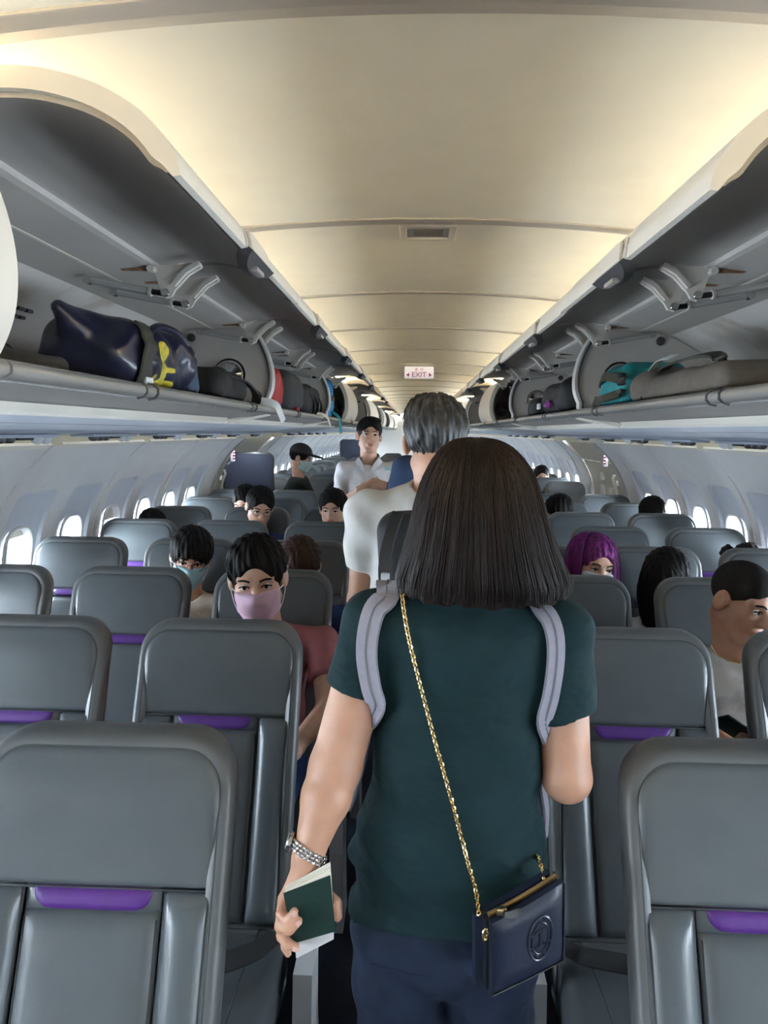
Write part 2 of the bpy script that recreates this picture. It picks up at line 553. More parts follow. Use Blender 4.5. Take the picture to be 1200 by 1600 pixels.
# door recesses
def exit_door(s, n, label):
    d = thing('door_%d' % n, label, None, (s * 1.7, (DOOR_Y0 + DOOR_Y1) / 2, 0), kind='structure')
    put('door_leaf', plain_panel(DOOR_Y0 + 0.16, DOOR_Y1 - 0.10, s, off=0.03, z1=1.36), 'door_liner', d)
    put('upper_liner', plain_panel(DOOR_Y0 + 0.16, DOOR_Y1 - 0.10, s, z0=1.365, z1=1.545, off=0.02), 'door_liner', d)
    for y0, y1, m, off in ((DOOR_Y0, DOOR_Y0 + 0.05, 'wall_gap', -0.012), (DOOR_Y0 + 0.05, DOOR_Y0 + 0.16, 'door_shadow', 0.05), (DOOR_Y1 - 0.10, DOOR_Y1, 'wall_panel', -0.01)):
        put('frame_post', plain_panel(y0, y1, s, off=off, t=0.03), m, d)
    for (y, z, sy, sz) in ((7.0, 1.18, 0.10, 0.05), (7.25, 1.05, 0.16, 0.12), (7.45, 1.22, 0.07, 0.07)):
        put('handle_recess', mirror(box((wall_x(z) + 0.022, y, z), (0.03, sy, sz), 0.008), s), 'hinge_cream', d)
    put('assist_handle', mirror(tube([(wall_x(z) - 0.02 + 0.03 * (abs(z - 1.1) > 0.14), 6.90, z) for z in np.linspace(0.94, 1.26, 9)], 0.012, 8), s), 'bin_edge', d)
    put('door_window', mirror(box((wall_x(1.05) + 0.024, 7.62, 1.05), (0.02, 0.15, 0.2), 0.005), s), 'window_rim', d)
    sg = put('exit_plate', mirror(box((wall_x(1.42) - 0.0, DOOR_Y0 + 0.13, 1.42), (0.03, 0.05, 0.16), 0.006), s), 'sign_white', d)
    for q in range(5):
        put('exit_letter', mirror(box((wall_x(1.42) - 0.016, DOOR_Y0 + 0.104, 1.365 + q * 0.026), (0.018, 0.004, 0.014)), s), 'sign_red', d, smooth=False)
    return d
exit_door(-1, 1, 'cabin exit door with dark frame on the left wall')
exit_door(1, 2, 'olive cabin exit door with dark frame on the right wall')
# windows
def window_parts(s):
    hole = rrect(0, 0, WIN_W, (WIN_Z1 - WIN_Z0) / 2, 0.085, 32)
    def ring(scale_off, dx):
        return [((1 if True else 0) * dx, y * (1 + scale_off / WIN_W), z * (1 + scale_off / 0.16)) for y, z in hole]
    prof = [(0.012, 0.000), (0.010, -0.008), (0.002, -0.010), (-0.004, -0.002), (-0.006, 0.045), (-0.004, 0.060), (0.014, 0.062)]
    v, f = [], []
    n = 32
    for so, dx in prof:
        v += ring(so, dx)
    for a in range(len(prof) - 1):
        for k in range(n):
            f.append((a * n + k, a * n + (k + 1) % n, (a + 1) * n + (k + 1) % n, (a + 1) * n + k))
    fr = mirror((v, f), s)
    pv = ring(-0.002, 0.05) + ring(-0.002, 0.054)
    pf = [tuple(range(n)), tuple(range(2 * n - 1, n - 1, -1))] + [(k, (k + 1) % n, n + (k + 1) % n, n + k) for k in range(n)]
    pane = mirror((pv, pf), s)
    return mesh_data('window_frame', *fr, 'window_rim', True, None, True, 50), mesh_data('window_pane', *pane, 'window_glass', False)
# window lies along the local wall slope
def wall_tilt():
    return math.atan2(wall_x(WIN_Z1) - wall_x(WIN_Z0), WIN_Z1 - WIN_Z0)
wn = 1
SHADES = {(-1, 0): 0.05, (-1, 2): 0.09, (1, 1): 0.03}
for s, nm in ((-1, 'left'), (1, 'right')):
    fme, pme = window_parts(s)
    i = 0
    for k in range(-6, 21):
        y = SEAM0 + k * S
        if y + S > 6.32 and y < 8.42:
            continue
        for w in (0, 1):
            cy = y + S / 4 + w * S / 2
            xm = (wall_x(WIN_Z0) + wall_x(WIN_Z1)) / 2 + 0.022
            o = thing('window_%d' % wn, 'rounded cabin window in the %s wall' % nm, None, (s * xm, cy, WCZ), kind='structure', group='cabin windows')
            o.rotation_euler = (0, s * wall_tilt(), 0)
            link('window_frame', fme, o); link('window_pane', pme, o)
            dn = SHADES.get((s, 2 * k + w))
            if dn:
                sh = mesh_data('window_shade', *mirror(box((0.035, 0, 0.16 - dn / 2), (0.006, 0.225, dn), 0.002), s), 'shade', False)
                link('window_shade', sh, o)
            wn += 1
            if cy < 15:
                ld = bpy.data.lights.new('window_daylight_portal', 'AREA')
                ld.shape = 'RECTANGLE'; ld.size = 0.30; ld.size_y = 0.34
                ld.cycles.is_portal = True
                lo = bpy.data.objects.new('window_daylight_portal', ld)
                COL.objects.link(lo)
                lo.location = (s * (xm + 0.09), cy, WCZ)
                lo.rotation_euler = (0, s * math.pi / 2, 0)
# ---- ceiling fittings
t = thing('ceiling_vent', 'small framed rectangular fitting in the ceiling centre', 'vent', (0, 2.27, ceil_z(0)))
put('frame', join(*[box(c, sz, 0.003) for c, sz in (((0, 2.20, 2.190), (0.16, 0.02, 0.016)), ((0, 2.34, 2.190), (0.16, 0.02, 0.016)), ((-0.07, 2.27, 2.190), (0.02, 0.15, 0.016)), ((0.07, 2.27, 2.190), (0.02, 0.15, 0.016)))]), 'hinge_cream', t)
put('plate', box((0, 2.27, 2.193), (0.13, 0.13, 0.010)), 'bin_top', t, smooth=False)
put('slot', box((0, 2.27, 2.187), (0.085, 0.06, 0.006)), 'door_shadow', t, smooth=False)
ex = thing('exit_sign', 'lit white exit sign with magenta letters hanging from the ceiling', 'sign', (0, 6.66, 2.08))
put('housing', box((0, 6.69, 2.125), (0.25, 0.05, 0.10), 0.006), 'sign_white', ex)
_ty = 6.6625
put('lettering', [( [(x, _ty - z, y + 2.104) for x, y, z in text_vf('EXIT', 0.062)[0]]), text_vf('EXIT', 0.062)[1]], 'sign_red', ex, smooth=False)
for sx in (-1, 1):
    put('arrow', ([(sx * 0.085, _ty, 2.122), (sx * 0.085, _ty, 2.086), (sx * 0.108, _ty, 2.104)] + [(sx * 0.085, _ty + 0.002, 2.122), (sx * 0.085, _ty + 0.002, 2.086), (sx * 0.108, _ty + 0.002, 2.104)], [(0, 1, 2), (3, 5, 4), (0, 3, 4, 1), (1, 4, 5, 2), (2, 5, 3, 0)]), 'sign_red', ex, smooth=False)
def strokes(lst, cx, cz, sc):
    return join(*[box((cx + x * sc, _ty, cz + z * sc), (w * sc, 0.002, h * sc)) for x, z, w, h in lst])
put('character', strokes([(0, 0, 0.12, 1.0), (-0.3, 0.28, 0.1, 0.4), (0.3, 0.28, 0.1, 0.4), (0, 0.12, 0.7, 0.1), (-0.4, -0.3, 0.1, 0.4), (0.4, -0.3, 0.1, 0.4), (0, -0.45, 0.9, 0.1)], -0.024, 2.151, 0.026), 'sign_red', ex, smooth=False)
put('character', strokes([(-0.35, 0, 0.1, 0.75), (0.35, 0, 0.1, 0.75), (0, 0.33, 0.8, 0.1), (0, -0.33, 0.8, 0.1)], 0.024, 2.151, 0.026), 'sign_red', ex, smooth=False)
# ---- navy partitions
def partition(x0, x1, y, z1, label):
    t = thing('partition_panel', label, 'partition', ((x0 + x1) / 2, y, 0))
    pts = []
    r = 0.05
    for cx, a0 in ((x0 + r, math.pi), (x1 - r, math.pi / 2)):
        for q in range(7):
            a = a0 - q * math.pi / 12
            pts.append((cx + r * math.cos(a), z1 - r + r * math.sin(a)))
    pts = [(x0, 0.0)] + pts + [(x1, 0.0)]
    put('panel', prismY(pts, y, y + 0.03), 'panel_navy', t, sharp=30)
    put('edge_trim', tube([(a, y + 0.015, b) for a, b in pts], 0.017, 8), 'dark_grey', t)
    put('mount_foot', box(((x0 + x1) / 2, y + 0.015, 0.03), (0.3, 0.08, 0.06), 0.01), 'seat_frame', t)
partition(-1.76, -1.32, 6.95, 1.40, 'navy partition panel behind the left window seats by the exit door')
partition(-1.47, -1.09, 15.0, 1.44, 'small blue partition panel far down the left side')
# ================================================================== overhead bins
HINGE = (0.715, 2.062)
OUT = [(0.715, 2.078), (0.655, 2.036), (0.607, 1.955), (0.583, 1.865), (0.585, 1.785), (0.610, 1.722), (0.636, 1.697)]
_o = smooth_path([(a, b, 0) for a, b in OUT], 5)
OUT = [(p.x, p.y) for p in _o]
def inset(line, t):
    """offset a door outer line towards the bin (outboard), thin at both ends"""
    res = []
    n = len(line)
    for i, p in enumerate(line):
        a = Vector(line[max(i - 1, 0)]); b = Vector(line[min(i + 1, n - 1)])
        d = (b - a).normalized()
        nn = Vector((-d.y, d.x))
        w = t * min(1.0, 0.35 + 3.5 * min(i, n - 1 - i) / (n - 1))
        res.append((p[0] + nn.x * w, p[1] + nn.y * w))
    return res
MIDL = inset(OUT, 0.030)
INN = inset(OUT, 0.038)
def rot_open(p, ang):
    dx, dz = p[0] - HINGE[0], p[1] - HINGE[1]
    c, s = math.cos(ang), math.sin(ang)
    return (HINGE[0] + dx * c + dz * s, HINGE[1] - dx * s + dz * c)
OPEN = {-1: math.radians(63.0), 1: math.radians(59.5)}
DIV = [(0.72, 2.05)] + [(x + 0.004, z) for x, z in INN[4:-3]] + [(0.655, 1.706), (1.33, 1.716), (1.25, 1.84), (1.12, 1.95), (0.97, 2.03)]
def bin_unit(j, s, states, label, detail=2, lite=False):
    """compartment between two dividers; states: door open? for its two doors"""
    y0, y1 = Y0 + 2 * S * j, min(Y0 + 2 * S * (j + 1), Y_END)
    t = thing('overhead_bin', label, 'overhead bin', (s * 0.95, y0, 1.6))
    M = lambda vf: mirror(vf, s)
    e = 0.012
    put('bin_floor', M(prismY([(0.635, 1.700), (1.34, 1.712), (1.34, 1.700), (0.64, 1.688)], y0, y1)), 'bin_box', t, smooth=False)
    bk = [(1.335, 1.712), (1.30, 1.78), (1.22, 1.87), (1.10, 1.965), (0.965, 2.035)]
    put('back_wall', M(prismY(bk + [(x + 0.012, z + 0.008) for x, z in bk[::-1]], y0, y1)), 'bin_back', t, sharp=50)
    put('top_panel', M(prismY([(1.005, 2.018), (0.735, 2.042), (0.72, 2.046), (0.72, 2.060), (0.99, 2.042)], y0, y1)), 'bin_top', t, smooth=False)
    put('end_panel', M(prismY(DIV, y1 - 0.014, y1 - 0.001)), 'bin_box', t, sharp=30)
    put('end_panel', M(prismY(DIV, y0 + 0.001, y0 + 0.014)), 'bin_box', t, sharp=30)
    ev = [(x, z) for x, z in DIV[1:-4]]
    for ye in (y1 - 0.0125, y0 + 0.0125):
        put('edge_trim', M(tube([(x + 0.001, ye, z) for x, z in ev], 0.0105, 6)), 'bin_edge', t)
        put('edge_seal', M(tube([(x + 0.008, ye - (0.012 if ye > (y0 + y1) / 2 else -0.012), z) for x, z in ev], 0.0045, 6)), 'dark_grey', t)
    # fascia below
    rail = [(0.642, 1.704), (0.622, 1.716), (0.606, 1.715), (0.598, 1.706), (0.598, 1.696), (0.606, 1.688), (0.620, 1.684), (0.642, 1.690)]
    put('sill_rail', M(prismY(rail, y0 + 0.004, y1 - 0.004)), 'sill_metal', t, sharp=60)
    if detail > 0:
        for yy in (y0 + 0.55, y0 + 0.62, y0 + 1.62, y0 + 1.69):
            put('rail_joint', M(tube([(x - 0.001, yy, z) for x, z in rail[1:7]], 0.0035, 5)), 'dark_grey', t)
    put('fascia_panel', M(prismY([(0.630, 1.687), (0.655, 1.682), (0.700, 1.674), (0.795, 1.668), (0.795, 1.70), (0.64, 1.70)], y0 + 0.002, y1 - 0.002)), 'fascia_grey', t, sharp=50)
    for ya, yb in ((y0 + 0.03, y1 - 0.03),):
        led = [(0.792, 1.668), (0.800, 1.650), (0.832, 1.644), (0.850, 1.650), (0.850, 1.668)]
        put('ledge', M(prismY(led, ya, yb)), 'ledge_cream', t, sharp=50)
        for yy in (ya, yb):
            put('ledge_end', M(tube([(0.64, yy, 1.690), (0.72, yy, 1.672), (0.80, yy + (0.05 if yy == ya else -0.05), 1.655)], 0.010, 6)), 'ledge_cream', t)
    put('underside', M(prismY([(0.84, 1.652), (0.95, 1.644), (1.215, 1.612), (1.225, 1.70), (0.84, 1.70)], y0, y1)), 'under_blue', t, sharp=20)
    put('service_channel', M(prismY([(1.215, 1.613), (1.232, 1.600), (1.345, 1.594), (1.365, 1.602), (1.385, 1.70), (1.215, 1.70)], y0, y1)), 'under_blue', t, sharp=20)
    if detail > 0:
        put('underside_seam', M(tube([(1.06, y0, 1.631), (1.06, y1, 1.631)], 0.002, 5)), 'wall_gap', t)
    # doors
    for d in (0, 1):
        ya, yb = y0 + d * S + e * 0.4, min(y0 + (d + 1) * S - e * 0.4, y1)
        if yb - ya < 0.3: continue
        op = states[d]
        ang = OPEN[s] if op else 0.0
        if op:
            ang += math.radians(random.uniform(-0.6, 0.6))
        R = lambda pts: [rot_open(p, ang) for p in pts]
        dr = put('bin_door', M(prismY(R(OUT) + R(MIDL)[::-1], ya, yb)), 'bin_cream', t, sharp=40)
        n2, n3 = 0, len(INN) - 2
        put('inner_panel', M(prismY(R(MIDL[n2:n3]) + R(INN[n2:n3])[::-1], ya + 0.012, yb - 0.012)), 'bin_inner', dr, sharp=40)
        ym = (ya + yb) / 2
        tip, tip2 = OUT[-1], OUT[-7]
        # latch: dark wedge under the lip, cream thumb plate outside
        def halfdisc(a, w, h, y_c, m, th, nm):
            # disc lying on the door outer skin near the tip: along-y width w, height h up the skin
            v, f = [], []
            N = 13
            pts = []
            for q in range(N):
                an = math.pi * q / (N - 1)
                pts.append((y_c + w / 2 * math.cos(an), h * math.sin(an)))
            cum = [0.0]
            L = OUT[::-1]
            for q in range(1, len(L)):
                cum.append(cum[-1] + math.hypot(L[q][0] - L[q - 1][0], L[q][1] - L[q - 1][1]))
            def skin(hh, off):
                x = float(np.interp(hh, cum, [p[0] for p in L])); z = float(np.interp(hh, cum, [p[1] for p in L]))
                x2 = float(np.interp(hh + 0.01, cum, [p[0] for p in L])); z2 = float(np.interp(hh + 0.01, cum, [p[1] for p in L]))
                dd = Vector((x2 - x, z2 - z)).normalized()
                nn = Vector((-dd.y, dd.x))
                if nn.x > 0: nn = -nn
                return rot_open((x + nn.x * off, z + nn.y * off), ang)
            for off in (a, a + th):
                for yy, hh in pts:
                    x, z = skin(hh, off); v.append((x, yy, z))
            f = [tuple(range(N)), tuple(range(2 * N - 1, N - 1, -1))] + [(q, (q + 1) % N, N + (q + 1) % N, N + q) for q in range(N)]
            return put(nm, M((v, f)), m, dr, sharp=30)
        if detail > 0:
            halfdisc(-0.002, 0.24, 0.066, ym, 'bin_edge', 0.005, 'latch_surround')
            halfdisc(0.0035, 0.20, 0.052, ym, 'bin_cream', 0.005, 'latch_plate')
        N = 11
        lv = []
        for lay, (dx, dz) in enumerate(((-0.006, 0.010), (-0.002, -0.012))):
            for q in range(N):
                an = math.pi * q / (N - 1)
                px = tip[0] + dx + (0.040 if lay == 0 else 0.034) * math.sin(an)
                pz = tip[1] + dz + 0.012 * math.sin(an)
                x, z = rot_open((px, pz), ang)
                lv.append((x, ym + (0.12 if lay == 0 else 0.11) * math.cos(an), z))
        lf = [tuple(range(N)), tuple(range(2 * N - 1, N - 1, -1))] + [(q, (q + 1) % N, N + (q + 1) % N, N + q) for q in range(N)]
        put('latch_handle', M((lv, lf)), 'dark_grey', dr, sharp=30)
        if detail > 1 and op:
            x, z = rot_open((tip[0] + 0.022, tip[1] - 0.008), ang)
            put('latch_button', M(box((x, ym, z), (0.016, 0.07, 0.010), 0.003)), 'bin_inner', dr)
        # hinge brackets and struts
        if op and not lite:
            for yy in ((yb - 0.085,) if (j == 0 and d == 0) else (ya + 0.085, yb - 0.085)):
                pl = [(0.725, 2.040), (0.712, 2.046), (0.600, 2.052), (0.596, 2.040), (0.628, 2.022), (0.664, 1.985), (0.674, 1.968), (0.690, 1.962), (0.702, 1.972), (0.712, 2.010)]
                hb = put('hinge_bracket', M(prismY(pl, yy - 0.006, yy + 0.006)), 'hinge_cream', t, sharp=30)
                if detail > 0:
                    put('bracket_flange', M(prismY([(0.600, 2.056), (0.596, 2.046), (0.630, 2.026), (0.662, 1.992), (0.672, 1.996), (0.640, 2.034), (0.612, 2.052)], yy - 0.018, yy + 0.018)), 'hinge_cream', hb, sharp=30)
                    put('pivot_bolt', M(lathe([(0.009, -0.012), (0.011, -0.010), (0.011, 0.010), (0.009, 0.012)], (0.690, yy, 1.976), (0, 1, 0), 10)), 'steel', hb)
                    put('hinge_knuckle', M(tube([(0.722, yy - 0.03, 2.034), (0.722, yy + 0.03, 2.034)], 0.010, 8)), 'hinge_cream', hb)
                    put('rust_mark', M(box((0.775, yy, 2.038), (0.07, 0.028, 0.006), 0.002)), 'rust', hb)
                st = put('strut', M(tube([(0.735, yy + 0.012, 1.982), (0.90, yy + 0.014, 2.012)], 0.0095, 8)), 'strut_clear', t)
                put('strut_rod', M(tube([(0.694, yy + 0.012, 1.977), (0.735, yy + 0.012, 1.982)], 0.0075, 8)), 'black', st)
                put('strut_collar', M(tube([(0.732, yy + 0.012, 1.9815), (0.739, yy + 0.012, 1.9827)], 0.013, 8)), 'hinge_cream', st)
                put('strut_bolt', M(lathe([(0.012, -0.012), (0.012, 0.012)], (0.905, yy + 0.014, 2.012), (0, 1, 0), 10)), 'steel', st)
    if detail > 0:
        # convex mirror on the far end panel, plug bolt, printed placard on the back wall
        mp = []
        for q in range(9):
            a = q / 8 * math.pi / 2
            mp.append((0.062 * math.cos(a), 0.040 * math.sin(a)))
        put('convex_mirror', M(lathe([(0.068, -0.006), (0.068, 0.0)] + mp, (0.80, y1 - 0.014, 1.845), (0, -1, 0), 24)), 'mirror', t, sharp=60)
        put('end_plug', M(lathe([(0.017, 0), (0.017, 0.010), (0.010, 0.014)], (0.955, y1 - 0.014, 1.995), (0, -1, 0), 12)), 'dark_grey', t)
    if detail > 1:
        for q, (dy, w) in enumerate(((0.0, 0.035), (0.045, 0.03), (0.005, 0.03), (0.045, 0.026))):
            z = 1.945 - 0.018 * (q // 2)
            x = float(np.interp(z, [1.87, 1.965], [1.22, 1.10])) - 0.004
            put('placard', M(box((x, y0 + 1.05 + dy, z), (0.012, w, 0.009))), 'dark_grey', t, smooth=False)
    return t
BINS = {}
L_LAB = {-2: 'closed left overhead bin behind the viewer', -1: 'closed overhead bin at the near left edge, beside the viewer',
         0: 'open left overhead bin holding the dark duffel bag with yellow print',
         1: 'open left overhead bin holding the red and black backpack',
         2: 'left overhead bin with blue bag, one door open and one closed',
         3: 'open left overhead bin just past the first closed white door'}
R_LAB = {-2: 'closed right overhead bin behind the viewer', -1: 'closed overhead bin above the viewer on the near right',
         0: 'open right overhead bin holding the grey shoulder bag',
         1: 'open right overhead bin holding the black bag with purple buckle',
         2: 'right overhead bin with its far door closed, past the black bag',
         3: 'open right overhead bin just past the first closed white door'}
ORD = {4: 'fifth', 5: 'sixth', 6: 'seventh', 7: 'eighth', 8: 'ninth', 9: 'tenth', 10: 'last'}
STATES = {-2: (False, False), -1: (False, False), 0: (True, True), 1: (True, True), 2: (True, False), 3: (True, True), 4: (False, False), 5: (True, True), 6: (False, True), 7: (True, False), 8: (False, False), 9: (True, False), 10: (False, False)}
for j in range(-2, 11):
    for s in (-1, 1):
        lab = (L_LAB if s < 0 else R_LAB).get(j) or '%s overhead bin from the viewer on the %s side' % (ORD[j], 'left' if s < 0 else 'right')
        BINS[(s, j)] = bin_unit(j, s, STATES[j], lab, detail=2 if j in (0, 1) else (1 if j in (-1, 2) else 0), lite=j > 4)
# ---- passenger service units under the bins
def psu(y, s, near, lab):
    t = thing('service_unit', lab, 'service panel', (s * 1.29, y, 1.6), group='passenger service units on the %s' % ('left' if s < 0 else 'right'))
    M = lambda vf: mirror(vf, s)
    put('panel', M(box((1.29, y, 1.592), (0.09, 0.46, 0.012), 0.004)), 'under_blue', t)
    for q in range(3):
        yy = y - 0.16 + q * 0.055
        put('air_vent', M(lathe([(0.019, 0), (0.019, 0.010), (0.012, 0.017), (0.006, 0.018)], (1.275, yy, 1.587), (0, 0, -1), 12)), 'dark_grey', t)
    put('grille', M(box((1.285, y + 0.03, 1.583), (0.05, 0.10, 0.010), 0.003)), 'black', t)
    for q in range(2 if near else 1):
        put('reading_light', M(lathe([(0.024, 0), (0.022, 0.008), (0.013, 0.020), (0.004, 0.024)], (1.275, y + 0.13 + q * 0.06, 1.587), (0, 0, -1), 12)), 'glass_lens', t)
    if near:
        put('call_button', M(box((1.30, y + 0.085, 1.584), (0.018, 0.018, 0.006), 0.002)), 'sign_white', t)
ORDW = ['first', 'second', 'third', 'fourth', 'fifth', 'sixth', 'seventh', 'eighth', 'ninth', 'tenth', 'eleventh', 'twelfth', 'thirteenth', 'fourteenth', 'fifteenth', 'sixteenth', 'seventeenth', 'eighteenth', 'nineteenth', 'twentieth', 'twenty-first', 'twenty-second', 'twenty-third', 'twenty-fourth']
for k in range(1, 13):
    for s in (-1, 1):
        psu(row_y(k) - 0.30, s, k < 7, 'bluish service panel with vents and lamps above the %s %s seat row' % (ORDW[k], 'left' if s < 0 else 'right'))
# ================================================================== seats
ZTOP, ZBOT = 1.1235, 0.44
def yf(z):
    """front face of the backrest, local y (0 at the top; towards the viewer is negative)"""
    t = (ZTOP - z) / (ZTOP - 0.48)
    return -0.26 * t + 0.020 * math.sin(math.pi * min(max(t, 0), 1)) 
def poly_rr(x0, x1, z0, z1, r_top, r_bot, n=7, taper=0.0):
    pts = []
    def arc(cx, cz, r, a0, a1):
        for q in range(n):
            a = a0 + (a1 - a0) * q / (n - 1)
            pts.append((cx + r * math.cos(a), cz + r * math.sin(a)))
    h = math.pi / 2
    arc(x1 - r_top, z1 - r_top, r_top, 0, h)
    arc(x0 + r_top, z1 - r_top, r_top, h, 2 * h)
    if r_bot > 0:
        arc(x0 + r_bot, z0 + r_bot, r_bot, 2 * h, 3 * h)
        arc(x1 - r_bot, z0 + r_bot, r_bot, 3 * h, 4 * h)
    else:
        pts.extend([(x0, z0), (x1, z0)])
    return pts
def pillow(poly, H, w, zrows=14, cols=12, base=-0.004, lift=0.0, extra=None):
    P = np.array(poly)
    n = len(P)
    zmin, zmax = P[:, 1].min(), P[:, 1].max()
    zs = zmin + (zmax - zmin) * (0.5 - 0.5 * np.cos(np.pi * np.linspace(0.0, 1.0, zrows)))
    zs[0] += 1e-4; zs[-1] -= 1e-4
    us = 0.5 - 0.5 * np.cos(np.pi * np.linspace(0, 1, cols))
    v, f = [], []
    A = P; B = np.roll(P, -1, 0); E = B - A; L2 = (E ** 2).sum(1) + 1e-12
    for z in zs:
        xs = []
        for i in range(n):
            a, b = P[i], P[(i + 1) % n]
            if (a[1] - z) * (b[1] - z) <= 0 and abs(a[1] - b[1]) > 1e-9:
                xs.append(a[0] + (b[0] - a[0]) * (z - a[1]) / (b[1] - a[1]))
        xl, xr = min(xs), max(xs)
        for u in us:
            x = xl + (xr - xl) * u
            p = np.array((x, z))
            t = np.clip(((p - A) * E).sum(1) / L2, 0, 1)
            d = np.sqrt((((A + E * t[:, None]) - p) ** 2).sum(1)).min()
            q = min(d / w, 1.0)
            h = base + (H - base) * math.sqrt(max(0, 1 - (1 - q) ** 2)) + lift
            if extra: h += extra(x, z)
            v.append((x, yf(z) - h, z))
    for a in range(zrows - 1):
        for b in range(cols - 1):
            i = a * cols + b
            f.append((i, i + 1, i + cols + 1, i + cols))
    return v, f
HW = 0.212
OUTL = poly_rr(-HW, HW, ZBOT, ZTOP, 0.085, 0.03, 9)
def shrink(poly, d):
    """inset a convex ccw polygon"""
    n = len(poly)
    res = []
    for i in range(n):
        a = Vector(poly[i - 1]); p = Vector(poly[i]); b = Vector(poly[(i + 1) % n])
        t = ((p - a).normalized() + (b - p).normalized())
        if t.length < 1e-6: t = (b - a)
        t.normalize()
        res.append((p.x - t.y * d, p.y + t.x * d))
    return res
def seat_shell():
    rings = [(0.034, -0.006), (0.0212, -0.0005), (0.0205, 0.0025), (0.014, 0.0036), (0.008, 0.0018), (0.003, -0.004), (0.0, -0.015), (0.001, -0.04), (0.008, -0.068), (0.026, -0.086)]
    v, f = [], []
    n = len(OUTL)
    for d, h in rings:
        for x, z in shrink(OUTL, d):
            v.append((x, yf(z) - h, z))
    for a in range(len(rings) - 1):
        for k in range(n):
            f.append((a * n + k, a * n + (k + 1) % n, (a + 1) * n + (k + 1) % n, (a + 1) * n + k))
    return v, f
def strip_between(poly, z):
    return poly
def seat_master():
    g = {}
    dl = 0.0215
    inner = shrink(OUTL, dl)
    zs = 0.900
    # headrest panel: upper part of the inner outline
    top = [p for p in inner if p[1] > zs + 0.02]
    hx = HW - dl
    head = [(hx, zs + 0.002)] + top + [(-hx, zs + 0.002)]
    def bulge(x, z):
        return 0.010 * math.exp(-((z - 1.035) / 0.055) ** 2) * (1 - 0.4 * (x / 0.2) ** 2)
    g['headrest_panel'] = (mesh_data('headrest_panel', *pillow(head, 0.0045, 0.010, 22, 18, base=-0.001, extra=bulge), 'seat_leather', True, None, True), )
    bw = 0.078
    for sx in (-1, 1):
        x0, x1 = sorted((sx * hx, sx * (hx - bw)))
        pl = [(x1, ZBOT + 0.03), (x1, zs - 0.002), (x0, zs - 0.002), (x0, ZBOT + 0.03)]
        g['bolster%d' % sx] = (mesh_data('side_bolster', *pillow(pl, 0.021, 0.034, 16, 9), 'seat_bolster', True, None, True), )
    cx = hx - bw - 0.004
    ax = 0.096
    # centre panel below the accent, with the notch closed by side tabs
    cp = [(cx, ZBOT + 0.03), (cx, 0.866), (-cx, 0.866), (-cx, ZBOT + 0.03)]
    g['centre'] = (mesh_data('centre_panel', *pillow(cp, 0.010, 0.02, 14, 10), 'seat_leather', True, None, True), )
    ac = []
    for q in range(7):
        a = q / 6 * math.pi / 2
        ac.append((ax - 0.030 + 0.030 * math.cos(a), 0.897 - 0.028 * math.sin(a)))
    ac = [(ax, 0.902)] + ac
    acc = ac + [(-x, z) for x, z in ac[::-1]]
    g['accent'] = (mesh_data('accent_insert', *pillow(acc[::-1], 0.010, 0.010, 8, 16), 'seat_accent', True, None, True), )
    # groove filler behind the accent
    fil = [(cx, 0.866), (cx, 0.904), (-cx, 0.904), (-cx, 0.866)]
    g['filler'] = (mesh_data('accent_surround', *pillow(fil, 0.003, 0.004, 5, 8), 'seat_leather', True, None, True), )
    g['shell'] = (mesh_data('backrest_shell', *seat_shell(), 'seat_border', True, None, True, 60), )
    # stitch lines
    st = join(tube([(x, yf(z) - 0.003, z) for x, z in [(-hx, zs), (-0.1, zs), (0, zs), (0.1, zs), (hx, zs)]], 0.0022, 5),
              *[tube([(sx * (cx + 0.006), yf(z) - 0.0015, z) for z in np.linspace(0.48, 0.90, 8)], 0.0022, 5) for sx in (-1, 1)],
              *[tube([(sx * (cx - 0.004), yf(z) - 0.0045, z) for z in np.linspace(0.48, 0.86, 8)], 0.0015, 5) for sx in (-1, 1)],
              tube([(x, yf(z) - 0.001, z) for x, z in inner] , 0.0022, 5, closed=True))
    g['stitch'] = (mesh_data('stitching', *st, 'seat_seam', True), )
    # back shell
    v, f = pillow(shrink(OUTL, 0.015), 0.0, 0.03, 12, 8)
    v = [(x, 2 * yf(z) - y + 0.088, z) for (x, y, z) in v]
    g['back'] = (mesh_data('back_cover', v, f, 'seat_back_plastic', True, None, True), )
    tb = join(box((0, 0.02 - 0.10 + 0.0, 0.74), (0.36, 0.02, 0.22), 0.008))
    # cushion
    cu = box((0, -0.475, 0.415), (0.432, 0.47, 0.12), 0.035, 4)
    g['cushion'] = (mesh_data('seat_cushion', [(x, y, z + (0.012 * (1 - (x / 0.216) ** 2) if z > 0.42 else 0) + (-0.03 * max(0, (y + 0.475) / 0.235) if z > 0.3 else 0)) for x, y, z in cu[0]], cu[1], 'seat_leather', True, None, True, 60), )
    cs = join(*[tube([(sx * 0.15, y, 0.489 - 0.03 * max(0, (y + 0.475) / 0.235)) for y in np.linspace(-0.68, -0.27, 8)], 0.002, 5) for sx in (-1, 1)])
    g['cseam'] = (mesh_data('cushion_seam', *cs, 'seat_seam', True), )
    g['pan'] = (mesh_data('seat_pan', *box((0, -0.46, 0.335), (0.42, 0.44, 0.05), 0.01), 'seat_back_plastic', True, None, True, 40), )
    g['tray'] = (mesh_data('tray_table', *xform(box((0, 0, 0), (0.38, 0.018, 0.25), 0.006), Matrix.Translation((0, 0.005, 0.78)) @ Matrix.Rotation(-0.37, 4, 'X')), 'seat_back_plastic', True, None, True, 40), )
    return g
G = seat_master()
